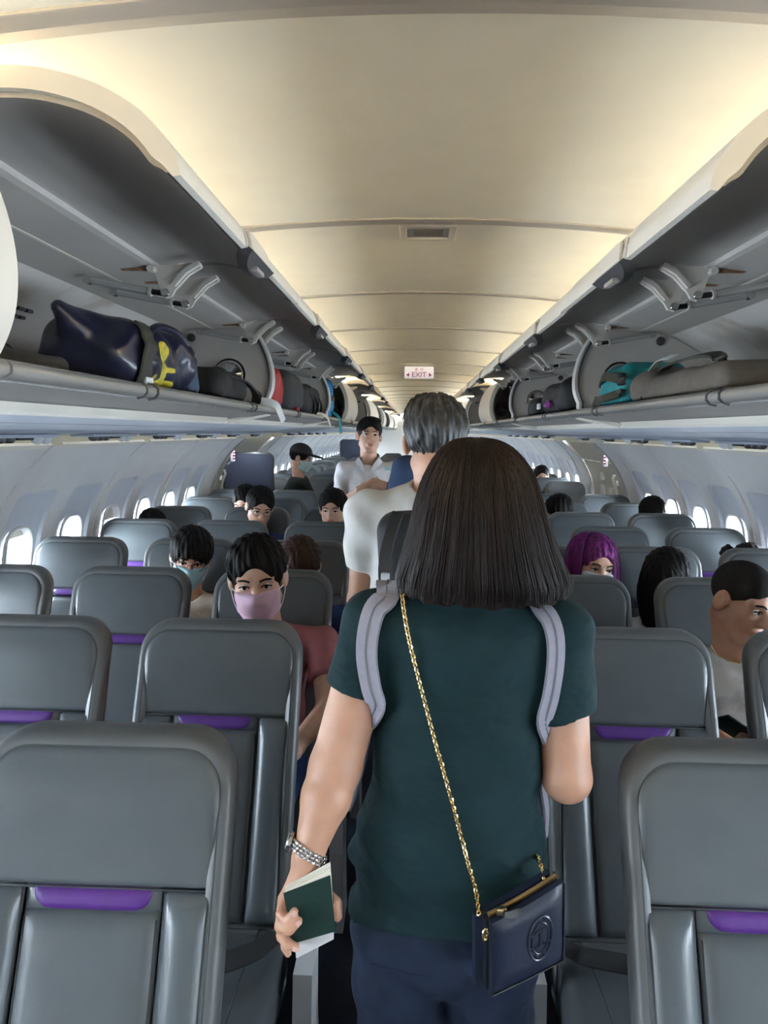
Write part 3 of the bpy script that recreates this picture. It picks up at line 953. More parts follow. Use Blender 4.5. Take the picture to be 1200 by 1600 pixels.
def leg_mesh(x):
    return join(tube([(x, -0.62, 0.31), (x, -0.64, 0.03)], 0.018, 8), tube([(x, -0.20, 0.31), (x, -0.12, 0.03)], 0.018, 8), tube([(x, -0.66, 0.02), (x, -0.08, 0.02)], 0.02, 8))
LEG = mesh_data('seat_leg', *leg_mesh(0), 'seat_frame', True)
def armrest_vf(x):
    pad = xform(box((0, 0, 0), (0.044, 0.05, 0.26), 0.014, 3), Matrix.Translation((x, -0.10, 0.62)) @ Matrix.Rotation(-0.37, 4, 'X'))
    sup = box((x, -0.20, 0.55), (0.034, 0.10, 0.16), 0.01)
    return pad, sup
ARM_PAD = mesh_data('armrest', *armrest_vf(0)[0], 'dark_grey', True, None, True, 50)
ARM_SUP = mesh_data('armrest_support', *armrest_vf(0)[1], 'seat_frame', True, None, True, 50)
SIDEP = mesh_data('aisle_side_panel', *join(prismY([(-0.019, 0.0)] * 0 or [(-0.02, 0.02), (0.02, 0.02), (0.02, 0.40), (-0.02, 0.40)], -0.34, -0.18)), 'seat_frame', False, None, True)
def slant_post():
    v, f = [], []
    for (y, z, w) in ((-0.33, 0.44, 0.055), (-0.34, 0.30, 0.060), (-0.30, 0.02, 0.075)):
        for sx, sy in ((-1, -1), (1, -1), (1, 1), (-1, 1)):
            v.append((sx * 0.021, y + sy * w, z))
    for a in range(2):
        for k in range(4):
            f.append((a * 4 + k, a * 4 + (k + 1) % 4, a * 4 + 4 + (k + 1) % 4, a * 4 + 4 + k))
    f += [(3, 2, 1, 0), (8, 9, 10, 11)]
    return v, f
SIDEP = mesh_data('aisle_side_panel', *slant_post(), 'seat_frame', False, None, True)
COLW = ('aisle', 'middle', 'window')
SEATS = {}
def seat(k, s, c):
    x = s * SEAT_X[c]
    label = 'grey leather %s seat in the %s row on the %s side' % (COLW[c], ORDW[k], 'left' if s < 0 else 'right')
    t = thing('airline_seat', label, 'seat', (x, row_y(k), 0), group='grey leather cabin seats')
    far = k > 11
    link('backrest_shell', G['shell'][0], t)
    link('headrest_panel', G['headrest_panel'][0], t)
    link('side_bolster', G['bolster-1'][0], t); link('side_bolster', G['bolster1'][0], t)
    link('centre_panel', G['centre'][0], t); link('accent_insert', G['accent'][0], t)
    if not far:
        link('accent_surround', G['filler'][0], t); link('stitching', G['stitch'][0], t)
    link('back_cover', G['back'][0], t); link('seat_cushion', G['cushion'][0], t)
    if not far:
        cs = link('cushion_seam', G['cseam'][0], t); link('seat_pan', G['pan'][0], t)
    if c in (0, 2):
        link('seat_leg', LEG, t)
    if not far:
        if c < 2:
            link('armrest', ARM_PAD, t).location = (s * 0.255, 0, 0)
    if c == 0:
        p = link('aisle_side_panel', SIDEP, t); p.location = (-s * 0.268, 0, 0)
    SEATS[(k, s, c)] = t
    return t
for k in range(0, 22):
    for s in (-1, 1):
        for c in range(3):
            if k == 0 and c > 0 and False: continue
            seat(k, s, c)
# lap belts on the empty nearest aisle seats
def belt(k, s, kind):
    t = SEATS[(k, s, 0)]
    o = Vector((s * SEAT_X[0], row_y(k), 0))
    ai = -s  # towards the aisle
    if kind == 'web':
        pts = smooth_path([(ai * 0.20, -0.30, 0.475), (ai * 0.17, -0.40, 0.506), (ai * 0.08, -0.46, 0.508), (-ai * 0.06, -0.50, 0.512), (-ai * 0.18, -0.48, 0.505)], 5)
        b = put('lap_belt', ribbon(pts, (0, -0.3, 1), 0.05, 0.004), 'belt_web', t, local=True)
        put('belt_anchor', box((ai * 0.215, -0.27, 0.45), (0.02, 0.05, 0.07), 0.006), 'dark_grey', b, local=True)
    else:
        pts = smooth_path([(ai * 0.205, -0.29, 0.47), (ai * 0.17, -0.37, 0.50), (ai * 0.10, -0.40, 0.508), (ai * 0.06, -0.415, 0.512)], 5)
        b = put('lap_belt', ribbon(pts, (0, -0.3, 1), 0.048, 0.004), 'belt_web', t, local=True)
        put('belt_buckle', join(tube([(ai * 0.05 + dx, -0.415 + dy, 0.520) for dx, dy in ((-0.03, -0.022), (0.005, -0.024), (0.02, 0.0), (-0.012, 0.022))], 0.0035, 6, closed=True), box((ai * 0.065, -0.41, 0.514), (0.035, 0.046, 0.012), 0.004)), 'steel', b, local=True)
        put('belt_anchor', box((ai * 0.222, -0.36, 0.46), (0.016, 0.05, 0.10), 0.006), 'steel', b, local=True)
belt(1, -1, 'web')
belt(1, 1, 'buckle')
# ================================================================== implicit-surface toolkit for bodies, clothes and soft bags
def at(px, py, Y):
    """point of the cabin at depth Y on the photograph's sight line through (px, py)"""
    d = _f + _r2 * ((px - 600) / FPX) + _u2 * ((800 - py) / FPX)
    t = Y / d.y
    return np.array((CX + d.x * t, Y, CZ + d.z * t))
def A3(p): return np.asarray(p, dtype=np.float32)
def s_cone(P, a, b, ra, rb, ky=1.0):
    a = A3(a); b = A3(b)
    if ky != 1.0:
        k = A3((1, ky, 1)); P = P * k; a = a * k; b = b * k
    pa = P - a; ba = b - a
    h = np.clip((pa @ ba) / float(ba @ ba + 1e-12), 0, 1)
    return np.sqrt(((pa - h[:, None] * ba) ** 2).sum(1)) - (ra + (rb - ra) * h)
def s_ell(P, c, r, R=None):
    p = P - A3(c)
    if R is not None: p = p @ A3(R)
    r = A3(r)
    k0 = np.sqrt(((p / r) ** 2).sum(1)); k1 = np.sqrt(((p / (r * r)) ** 2).sum(1)) + 1e-9
    return k0 * (k0 - 1.0) / k1
def s_box(P, c, h, r=0.01, R=None):
    p = P - A3(c)
    if R is not None: p = p @ A3(R)
    q = np.abs(p) - (A3(h) - r)
    return np.sqrt((np.maximum(q, 0) ** 2).sum(1)) + np.minimum(q.max(1), 0) - r
def smin(a, b, k=0.02):
    h = np.clip(0.5 + 0.5 * (b - a) / k, 0, 1)
    return b * (1 - h) + a * h - k * h * (1 - h)
def smax(a, b, k=0.01): return -smin(-a, -b, k)
def smins(ds, k):
    d = ds[0]
    for e in ds[1:]: d = smin(d, e, k)
    return d
def nets(fn, lo, hi, h):
    """surface nets on a narrow band; fn maps (N,3) float32 -> distance"""
    lo = np.asarray(lo, float); hi = np.asarray(hi, float)
    q = 4
    nc = np.ceil((hi - lo) / (h * q)).astype(int) + 1
    ax = [lo[i] + (np.arange(nc[i]) + 0.5) * h * q - 0.5 * h for i in range(3)]
    G = np.stack(np.meshgrid(*ax, indexing='ij'), -1).reshape(-1, 3).astype(np.float32)
    D = fn(G).reshape(nc)
    near = np.abs(D) < h * q * 1.6
    D = np.repeat(np.repeat(np.repeat(D, q, 0), q, 1), q, 2).astype(np.float32)
    M = np.repeat(np.repeat(np.repeat(near, q, 0), q, 1), q, 2)
    idx = np.argwhere(M)
    pts = (lo + idx * h).astype(np.float32)
    vals = np.empty(len(pts), np.float32)
    for i in range(0, len(pts), 400000):
        vals[i:i + 400000] = fn(pts[i:i + 400000])
    D[M] = vals
    sgn = D < 0
    n = np.array(D.shape)
    acc = np.zeros((n[0] - 1, n[1] - 1, n[2] - 1, 3), np.float32); cnt = np.zeros((n[0] - 1, n[1] - 1, n[2] - 1), np.float32)
    sl = lambda o, m: tuple(slice(o[i], m[i] - 1 + o[i]) for i in range(3))
    cor = [(i, j, k) for i in (0, 1) for j in (0, 1) for k in (0, 1)]
    for c in cor:
        for a in range(3):
            if c[a] == 0:
                e = list(c); e[a] = 1
                d0 = D[sl(c, n)]; d1 = D[sl(e, n)]
                x = (d0 < 0) != (d1 < 0)
                t = np.where(x, d0 / np.where(x, d0 - d1, 1), 0)
                for b in range(3):
                    acc[..., b] += np.where(x, c[b] + (t if b == a else 0), 0)
                cnt += x
    act = cnt > 0
    vid = -np.ones(act.shape, np.int64); vid[act] = np.arange(act.sum())
    ci = np.argwhere(act)
    V = lo + (ci + acc[act] / cnt[act][:, None]) * h
    F4 = []
    for a in range(3):
        b, c = (a + 1) % 3, (a + 2) % 3
        s0 = [slice(None)] * 3; s1 = [slice(None)] * 3
        s0[a] = slice(0, -1); s1[a] = slice(1, None)
        ed = np.argwhere(sgn[tuple(s0)] != sgn[tuple(s1)])
        ok = (ed[:, b] > 0) & (ed[:, c] > 0) & (ed[:, b] < n[b] - 1) & (ed[:, c] < n[c] - 1)
        ed = ed[ok]
        inside = sgn[tuple(ed.T)]
        def cell(db, dc):
            w = ed.copy(); w[:, b] += db; w[:, c] += dc
            return vid[tuple(w.T)]
        Q = np.stack([cell(-1, -1), cell(0, -1), cell(0, 0), cell(-1, 0)], 1)
        Q[~inside] = Q[~inside][:, ::-1]
        F4.append(Q)
    Fq = np.concatenate(F4)
    Fq = Fq[(Fq >= 0).all(1)]
    return V, Fq
def put_sdf(name, fn, lo, hi, h, m, parent, fmat=None, local=False):
    V, Fq = nets(fn, lo, hi, h)
    o = np.array(origin_of(parent)) if parent is not None else np.zeros(3)
    me = bpy.data.meshes.new(name)
    Vl = (V - o).astype(np.float32)
    me.vertices.add(len(Vl)); me.vertices.foreach_set('co', Vl.ravel())
    me.loops.add(len(Fq) * 4); me.loops.foreach_set('vertex_index', Fq.astype(np.int32).ravel())
    me.polygons.add(len(Fq)); me.polygons.foreach_set('loop_start', np.arange(0, len(Fq) * 4, 4, dtype=np.int32))
    me.polygons.foreach_set('use_smooth', np.ones(len(Fq), bool))
    for q in (m if isinstance(m, (list, tuple)) else [m]): me.materials.append(MATS[q])
    if fmat is not None:
        C = V[Fq].mean(1)
        me.polygons.foreach_set('material_index', fmat(C).astype(np.int32))
    me.update(calc_edges=True)
    me.validate()
    return link(name, me, parent)
def surf_y(fn, x, z, y0, y1, off=0.0):
    """first y along +y where fn drops below off"""
    ys = np.linspace(y0, y1, 160)
    P = np.stack([np.full(160, x), ys, np.full(160, z)], 1).astype(np.float32)
    d = fn(P) - off
    k = np.argmax(d < 0)
    if d[k] >= 0:
        return float(ys[np.argmin(d)])
    if k == 0: return float(ys[0])
    t = d[k - 1] / (d[k - 1] - d[k] + 1e-9)
    return float(ys[k - 1] + t * (ys[k] - ys[k - 1]))
def Rm(yaw=0, pitch=0, roll=0):
    M = Matrix.Rotation(math.radians(yaw), 3, 'Z') @ Matrix.Rotation(math.radians(pitch), 3, 'X') @ Matrix.Rotation(math.radians(roll), 3, 'Y')
    return np.array(M)
def near(P, c, r_obj, r_lim, fn):
    """evaluate fn only near c; elsewhere a safe positive distance"""
    q = np.sqrt(((P - A3(c)) ** 2).sum(1))
    out = q - r_obj
    m = q < r_lim
    if m.any(): out[m] = fn(P[m])
    return out
# ------------------------------------------------------------------ head (local: faces -y, chin at z=-0.115, crown at +0.125)
def head_sdf(Q, ears=True, sc=1.0):
    Q = Q / sc
    ax = np.abs(Q[:, 0]); S2 = np.stack([ax, Q[:, 1], Q[:, 2]], 1)
    d = s_ell(Q, (0, 0.016, 0.040), (0.0745, 0.094, 0.080))
    d = smin(d, s_ell(Q, (0, -0.020, -0.028), (0.060, 0.066, 0.082)), 0.03)
    d = smin(d, s_ell(S2, (0.028, -0.050, -0.020), (0.032, 0.030, 0.030)), 0.02)       # cheeks
    d = smin(d, s_ell(Q, (0, -0.066, -0.098), (0.022, 0.018, 0.016)), 0.022)           # chin
    d = smin(d, s_cone(S2, (0.052, -0.005, -0.055), (0.018, -0.058, -0.100), 0.016, 0.012), 0.022)  # jaw
    d = smin(d, s_cone(S2, (0.012, -0.080, 0.022), (0.046, -0.066, 0.024), 0.010, 0.008), 0.014)    # brow
    d = smax(d, -s_ell(S2, (0.031, -0.096, 0.004), (0.017, 0.014, 0.009)), 0.010)      # eye socket
    d = smin(d, s_cone(Q, (0, -0.082, 0.012), (0, -0.100, -0.026), 0.008, 0.0115), 0.012)           # nose
    d = smin(d, s_ell(S2, (0.011, -0.092, -0.030), (0.008, 0.011, 0.008)), 0.006)
    d = smin(d, s_ell(Q, (0, -0.083, -0.057), (0.024, 0.011, 0.0065)), 0.006)          # lips
    d = smin(d, s_ell(Q, (0, -0.082, -0.068), (0.020, 0.011, 0.007)), 0.006)
    if ears:
        e = s_ell(S2, (0.079, 0.014, -0.004), (0.010, 0.022, 0.032), np.array(Matrix.Rotation(math.radians(-18), 3, 'Z')))
        e = smax(e, -s_ell(S2, (0.090, 0.008, 0.000), (0.009, 0.012, 0.019)), 0.006)
        d = smin(d, e, 0.008)
    return d * sc
mat('skin_tan', (0.50, 0.27, 0.175), 0.48, noise=0.06, nscale=30, bump=0.05, bscale=300, sss=0.15)
mat('skin_light', (0.58, 0.34, 0.235), 0.48, noise=0.06, nscale=30, bump=0.05, bscale=300, sss=0.15)
mat('skin_brown', (0.40, 0.205, 0.13), 0.48, noise=0.06, nscale=30, bump=0.05, bscale=300, sss=0.15)
mat('lips', (0.42, 0.19, 0.14), 0.4)
mat('eye_white', (0.75, 0.72, 0.70), 0.2)
mat('iris', (0.02, 0.012, 0.008), 0.15)
mat('nail', (0.66, 0.40, 0.33), 0.25)
mat('hair_black', (0.005, 0.0045, 0.0045), 0.6, spec=0.1, col2=(0.010, 0.008, 0.0075), nscale=14, stretch=(9, 9, 0.8), bump=0.3, bscale=30)
mat('hair_dark', (0.007, 0.0045, 0.004), 0.45, spec=0.2, col2=(0.014, 0.007, 0.005), nscale=12, stretch=(9, 9, 0.7), bump=0.6, bscale=30)
mat('hair_brown', (0.020, 0.008, 0.005), 0.5, spec=0.2, col2=(0.050, 0.021, 0.012), nscale=14, stretch=(9, 9, 0.8), bump=0.6, bscale=30)
mat('hair_grey', (0.012, 0.012, 0.013), 0.5, col2=(0.11, 0.11, 0.115), nscale=26, clo=0.48, chi=0.85, stretch=(3, 3, 1), bump=0.8, bscale=60)
mat('hair_purple', (0.050, 0.005, 0.050), 0.55, spec=0.3, col2=(0.22, 0.020, 0.20), nscale=12, stretch=(9, 9, 0.8), bump=0.6, bscale=30)
mat('hair_buzz', (0.009, 0.007, 0.006), 0.8, spec=0.15, noise=0.4, nscale=150, bump=0.6, bscale=400)
mat('mask_blue', (0.42, 0.66, 0.74), 0.75, noise=0.03, bump=0.15, bscale=500)
mat('mask_pink', (0.72, 0.47, 0.58), 0.75, noise=0.03, bump=0.15, bscale=500)
mat('mask_white', (0.72, 0.76, 0.80), 0.75, noise=0.03, bump=0.15, bscale=500)
mat('mask_green', (0.50, 0.68, 0.66), 0.75, noise=0.03, bump=0.15, bscale=500)
mat('loop_white', (0.78, 0.76, 0.76), 0.7)
def cloth(name, col, **k):
    a = dict(rough=0.88, noise=0.06, nscale=25, bump=0.35, bscale=14, spec=0.25); a.update(k)
    return mat(name, col, **a)
cloth('shirt_teal', (0.0035, 0.019, 0.023), nscale=9, noise=0.12, bump=0.7, bscale=8, bdist=0.03, stretch=(1, 1, 1.8))
cloth('shirt_white', (0.60, 0.585, 0.56), bump=0.5, bscale=11, bdist=0.007)
cloth('shirt_uniform', (0.66, 0.64, 0.65), bump=0.5, bscale=12, bdist=0.007)
cloth('shirt_cream', (0.60, 0.52, 0.42))
cloth('shirt_mauve', (0.30, 0.105, 0.115))
cloth('shirt_navy', (0.012, 0.022, 0.070))
cloth('shirt_steel', (0.025, 0.045, 0.095))
cloth('shirt_black', (0.020, 0.025, 0.026))
cloth('shirt_marble', (0.62, 0.60, 0.58), col2=(0.30, 0.29, 0.30), nscale=9, clo=0.50, chi=0.68)
cloth('trousers_navy', (0.0085, 0.0155, 0.034), bump=0.7, bscale=9, bdist=0.03, noise=0.15)
cloth('trousers_dark', (0.02, 0.022, 0.028))
cloth('trousers_blue', (0.03, 0.07, 0.20))
mat('shoe', (0.02, 0.02, 0.022), 0.5)
mat('glass_frame', (0.02, 0.02, 0.022), 0.3)
mat('gold', (0.83, 0.62, 0.30), 0.25, metal=1.0)
def face_mat(c, R, sc):
    def fm(C):
        q = (C - c) @ R / sc
        e = ((q - np.array((0, -0.09, -0.0625))) / np.array((0.025, 0.02, 0.0105)))
        return ((e ** 2).sum(1) < 1)
    return fm
def face_parts(root, c, R, sc=1.0, brow='hair_black', eyes=True):
    def T(vf): return [tuple(c + R @ (np.array(p) * sc)) for p in vf[0]], vf[1]
    for sx in (-1, 1):
        if eyes:
            ey = put('eye', T(lathe([(0.0001, -0.0115)] + [(0.0115 * math.cos(a), 0.0115 * math.sin(a)) for a in np.linspace(-1.2, 1.2, 7)] + [(0.0001, 0.0115)], (sx * 0.031, -0.0738, 0.003), (0, -1, 0), 12)), 'eye_white', root, sharp=None)
            put('iris', T(lathe([(0.0055, 0.0), (0.0052, 0.0015), (0.001, 0.0022)], (sx * 0.031, -0.0846, 0.004), (0, -1, 0), 10)), 'iris', ey)
            put('eyelid', T(tube(smooth_path([(sx * 0.017, -0.085, 0.004), (sx * 0.025, -0.0885, 0.0095), (sx * 0.034, -0.087, 0.010), (sx * 0.046, -0.078, 0.004)], 3), 0.0022, 5)), 'iris', root)
        put('eyebrow', T(tube(smooth_path([(sx * 0.014, -0.091, 0.022), (sx * 0.030, -0.090, 0.028), (sx * 0.048, -0.076, 0.023)], 3), [0.0028] * 3 + [0.0032] * 3 + [0.0015], 6)), brow, root)
def face_mask(root, c, R, sc, m, h=0.005, loops=True):
    def fn(P):
        Q = (P - A3(c)) @ A3(R)
        d = head_sdf(Q, False, sc) - 0.0075
        d = smin(d, s_ell(Q / sc, (0, -0.078, -0.045), (0.046, 0.028, 0.045)) * sc, 0.02)
        z = Q[:, 2] / sc
        pleat = 0.0016 * np.abs(np.sin((z + 0.1) * 170))
        b = s_box(Q / sc, (0, -0.06, -0.062), (0.064, 0.062, 0.052), 0.012) * sc
        return smax(d - pleat, b, 0.006)
    ext = 0.13 * sc
    mk = put_sdf('face_mask', fn, c - ext, c + ext, h, m, root)
    if loops:
        for sx in (-1, 1):
            for zz in (-0.026, -0.088):
                pts = smooth_path([(sx * 0.060, -0.030, zz), (sx * 0.074, -0.006, (zz - 0.01) * 0.6), (sx * 0.085, 0.020, -0.006)], 3)
                put('ear_loop', tube([tuple(c + R @ (np.array(p) * sc)) for p in pts], 0.0018, 5), 'loop_white', mk)
    return mk
def glasses(root, c, R, sc=1.0):
    def T(vf): return [tuple(c + R @ (np.array(p) * sc)) for p in vf[0]], vf[1]
    fr = []
    for sx in (-1, 1):
        fr.append(tube([(sx * (0.033 + 0.024 * math.cos(a)), -0.099 + 0.10 * (0.024 * math.cos(a)) + 0.004, 0.000 + 0.018 * math.sin(a)) for a in np.linspace(0, 2 * math.pi, 17)[:-1]], 0.0016, 5, closed=True))
        fr.append(tube([(sx * 0.057, -0.093, 0.006), (sx * 0.076, -0.06, 0.008), (sx * 0.083, 0.012, 0.012)], 0.0016, 5))
    fr.append(tube([(-0.010, -0.098, 0.004), (0, -0.101, 0.006), (0.010, -0.098, 0.004)], 0.0016, 5))
    return put('glasses', T(join(*fr)), 'glass_frame', root)
def short_hair(root, c, R, sc, m, style='crop', h=0.005, seed=0):
    """style: crop, buzz, fringe (over the brow), comb (side parted)"""
    rs = np.random.RandomState(seed)
    ph = rs.uniform(0, 6.28, 6)
    def fn(P):
        Q = (P - A3(c)) @ A3(R) / sc
        th = {'buzz': 0.004, 'crop': 0.013, 'comb': 0.012, 'fringe': 0.017}[style]
        d = s_ell(Q, (0, 0.018, 0.040), (0.0745 + th, 0.094 + th, 0.080 + th))
        if style != 'buzz':
            an = np.arctan2(Q[:, 0], Q[:, 1] - 0.02)
            d = d + 0.0020 * np.sin(an * 17 + Q[:, 2] * 40 + ph[0]) + 0.0025 * np.sin(an * 31 - Q[:, 2] * 70 + ph[1]) + 0.002 * np.sin(Q[:, 0] * 210 + Q[:, 1] * 90 + ph[2])
            if style == 'comb':
                d = s_ell(Q, (0, 0.018, 0.040), (0.0865, 0.106, 0.092)) + 0.0015 * np.sin(an * 29 + ph[0])
                d = smin(d, s_ell(Q, (0.012, -0.040, 0.100), (0.058, 0.050, 0.026)), 0.02)
        # open the face
        if style == 'fringe':
            cut = s_ell(Q, (0.008, -0.125, -0.045), (0.068, 0.085, 0.080))
        else:
            cut = s_ell(Q, (0, -0.125, -0.020), (0.072, 0.080, 0.098 if style != 'buzz' else 0.090))
        d = smax(d, -cut, 0.008)
        # hairline round the ears and nape
        low = {'buzz': -0.045, 'crop': -0.062, 'comb': -0.055, 'fringe': -0.070}[style]
        zline = np.where(Q[:, 1] > 0.03, low, np.where(Q[:, 1] > -0.012, low + (0.03 - Q[:, 1]) * 0.9, -0.025))
        d = smax(d, zline - Q[:, 2], 0.008)
        if style in ('crop', 'comb', 'buzz'):
            ear = s_ell(np.stack([np.abs(Q[:, 0]), Q[:, 1], Q[:, 2]], 1), (0.085, 0.010, -0.008), (0.028, 0.026, 0.036))
            d = smax(d, -ear, 0.006)
        return d * sc
    e = 0.145 * sc
    return put_sdf('hair', fn, c - e, c + e, h, m, root)
def loft_hair(root, name, rings, m, open_ang=75, z_open=None, nseg=72, ragged=0.012, amp=0.004, seed=1, strands=0, th=0.02, strand_r=0.0012):
    """rings: (x, y, z, rx, ry) crown to hem; angle 0 points to +y; face side is -y*facing (given by rotation f in deg)"""
    rs = np.random.RandomState(seed)
    Rg = np.array(rings, float)
    nz = 26
    tt = np.linspace(0, 1, nz)
    src = np.linspace(0, 1, len(Rg))
    sm = smooth_path([(r[0], r[1], r[2]) for r in rings], 8); sm2 = smooth_path([(r[3], r[4], 0) for r in rings], 8)
    ks = np.linspace(0, 1, len(sm))
    col = lambda arr, t: np.interp(t, ks, arr)
    X = [p[0] for p in sm]; Yv = [p[1] for p in sm]; Z = [p[2] for p in sm]; RX = [p[0] for p in sm2]; RY = [p[1] for p in sm2]
    f1, f2, f3 = rs.uniform(0, 6.28, 3)
    def point(t, a, off=0.0):
        ln = 1 - ragged * (0.5 + 0.5 * math.sin(a * 9 + f1) * 0.6 + 0.4 * math.sin(a * 23 + f2)) / 0.25
        t2 = t * min(1.0, ln) if t > 0.5 else t
        w = min(1, t * 2.5) * amp
        d = w * (math.sin(a * 21 + f2 + 0.8 * t) * 0.5 + math.sin(a * 37 + f3 - 0.9 * t) * 0.3 + math.sin(a * 9 + f1 + t) * 0.6) + off
        rx = col(RX, t2) + d; ry = col(RY, t2) + d
        return (col(X, t2) + rx * math.sin(a), col(Yv, t2) + ry * math.cos(a), col(Z, t2))
    oa = math.radians(open_ang)
    v, f = [], []
    angs = np.linspace(-math.pi + oa * 0.5, math.pi - oa * 0.5, nseg)
    t_open = 0.0
    for t in tt:
        for a in angs: v.append(point(t, a))
    for t in tt:
        for a in angs: v.append(point(t, a, -th * min(1, t * 3 + 0.1)))
    n = nseg; o = nz * n
    for i in range(nz - 1):
        for k in range(n - 1):
            f.append((i * n + k, i * n + k + 1, (i + 1) * n + k + 1, (i + 1) * n + k))
            f.append((o + i * n + k, o + (i + 1) * n + k, o + (i + 1) * n + k + 1, o + i * n + k + 1))
        for k in (0, n - 1):
            f.append((i * n + k, o + i * n + k, o + (i + 1) * n + k, (i + 1) * n + k))
    for k in range(n - 1):
        f.append(((nz - 1) * n + k, (nz - 1) * n + k + 1, o + (nz - 1) * n + k + 1, o + (nz - 1) * n + k))
        f.append((k, o + k, o + k + 1, k + 1))
    hr = put(name, (v, f), m, root, sharp=None)
    if strands:
        vs = []
        for q in range(strands):
            a = rs.uniform(angs[0], angs[-1]); da = rs.uniform(-0.10, 0.10); t0 = rs.uniform(0.0, 0.35); t1 = rs.uniform(0.93, 1.0); of = rs.uniform(0.0, 0.0022)
            fl = rs.uniform(-0.002, 0.008) if rs.rand() < 0.15 else 0
            pts = [point(t, a + da * (t - t0), of + fl * max(0, t - 0.7) * 3) for t in np.linspace(t0, t1, 11)]
            vs.append(tube(pts, [strand_r] * 9 + [strand_r * 0.7, strand_r * 0.2], 3, cap=False))
        st = put('hair_strands', join(*vs), m, hr, sharp=None)
        st['kind'] = 'stuff'
    return hr
# ================================================================== people
def hand_sdf(P, w, d, n, side, curl=0.5, sc=1.0):
    """w wrist, d direction to the fingers, n palm normal (palm side), side +1/-1 thumb side"""
    w = np.array(w, float); d = np.array(d, float); d /= np.linalg.norm(d)
    n = np.array(n, float); n -= d * (n @ d); n /= np.linalg.norm(n)
    s = np.cross(d, n) * side
    R = np.stack([s, d, n], 1)
    c = w + d * 0.048 * sc
    D = s_box(P, c, np.array((0.040, 0.050, 0.014)) * sc, 0.013 * sc, R)
    D = smin(D, s_cone(P, w - d * 0.02, w + d * 0.03, 0.024 * sc, 0.024 * sc), 0.02)
    L = (0.036, 0.042, 0.040, 0.032)
    for i in range(4):
        off = (0.030 - 0.020 * i) * sc
        b = w + d * (0.090 - 0.004 * abs(i - 1)) * sc + s * off
        l = L[i] * sc
        a1 = curl * 0.7; a2 = curl * 1.7; a3 = curl * 2.6
        p1 = b + (d * math.cos(a1) + n * math.sin(a1)) * l
        p2 = p1 + (d * math.cos(a2) + n * math.sin(a2)) * l * 0.7
        p3 = p2 + (d * math.cos(a3) + n * math.sin(a3)) * l * 0.5
        f = np.minimum(np.minimum(s_cone(P, b - d * 0.02, p1, 0.0095 * sc, 0.0085 * sc), s_cone(P, p1, p2, 0.0085 * sc, 0.0078 * sc)), s_cone(P, p2, p3, 0.0078 * sc, 0.0065 * sc))
        D = smin(D, f, 0.004)
    t0 = w + d * 0.028 * sc + s * 0.034 * sc
    t1 = t0 + (d * 0.75 + s * 0.55 + n * 0.35 * curl) * 0.036 * sc
    t2 = t1 + (d * 0.9 + s * 0.15 + n * 0.6 * curl) * 0.030 * sc
    D = smin(D, np.minimum(s_cone(P, t0, t1, 0.013 * sc, 0.0105 * sc), s_cone(P, t1, t2, 0.0105 * sc, 0.008 * sc)), 0.008)
    return D
def V3(*a): return np.array(a, float)
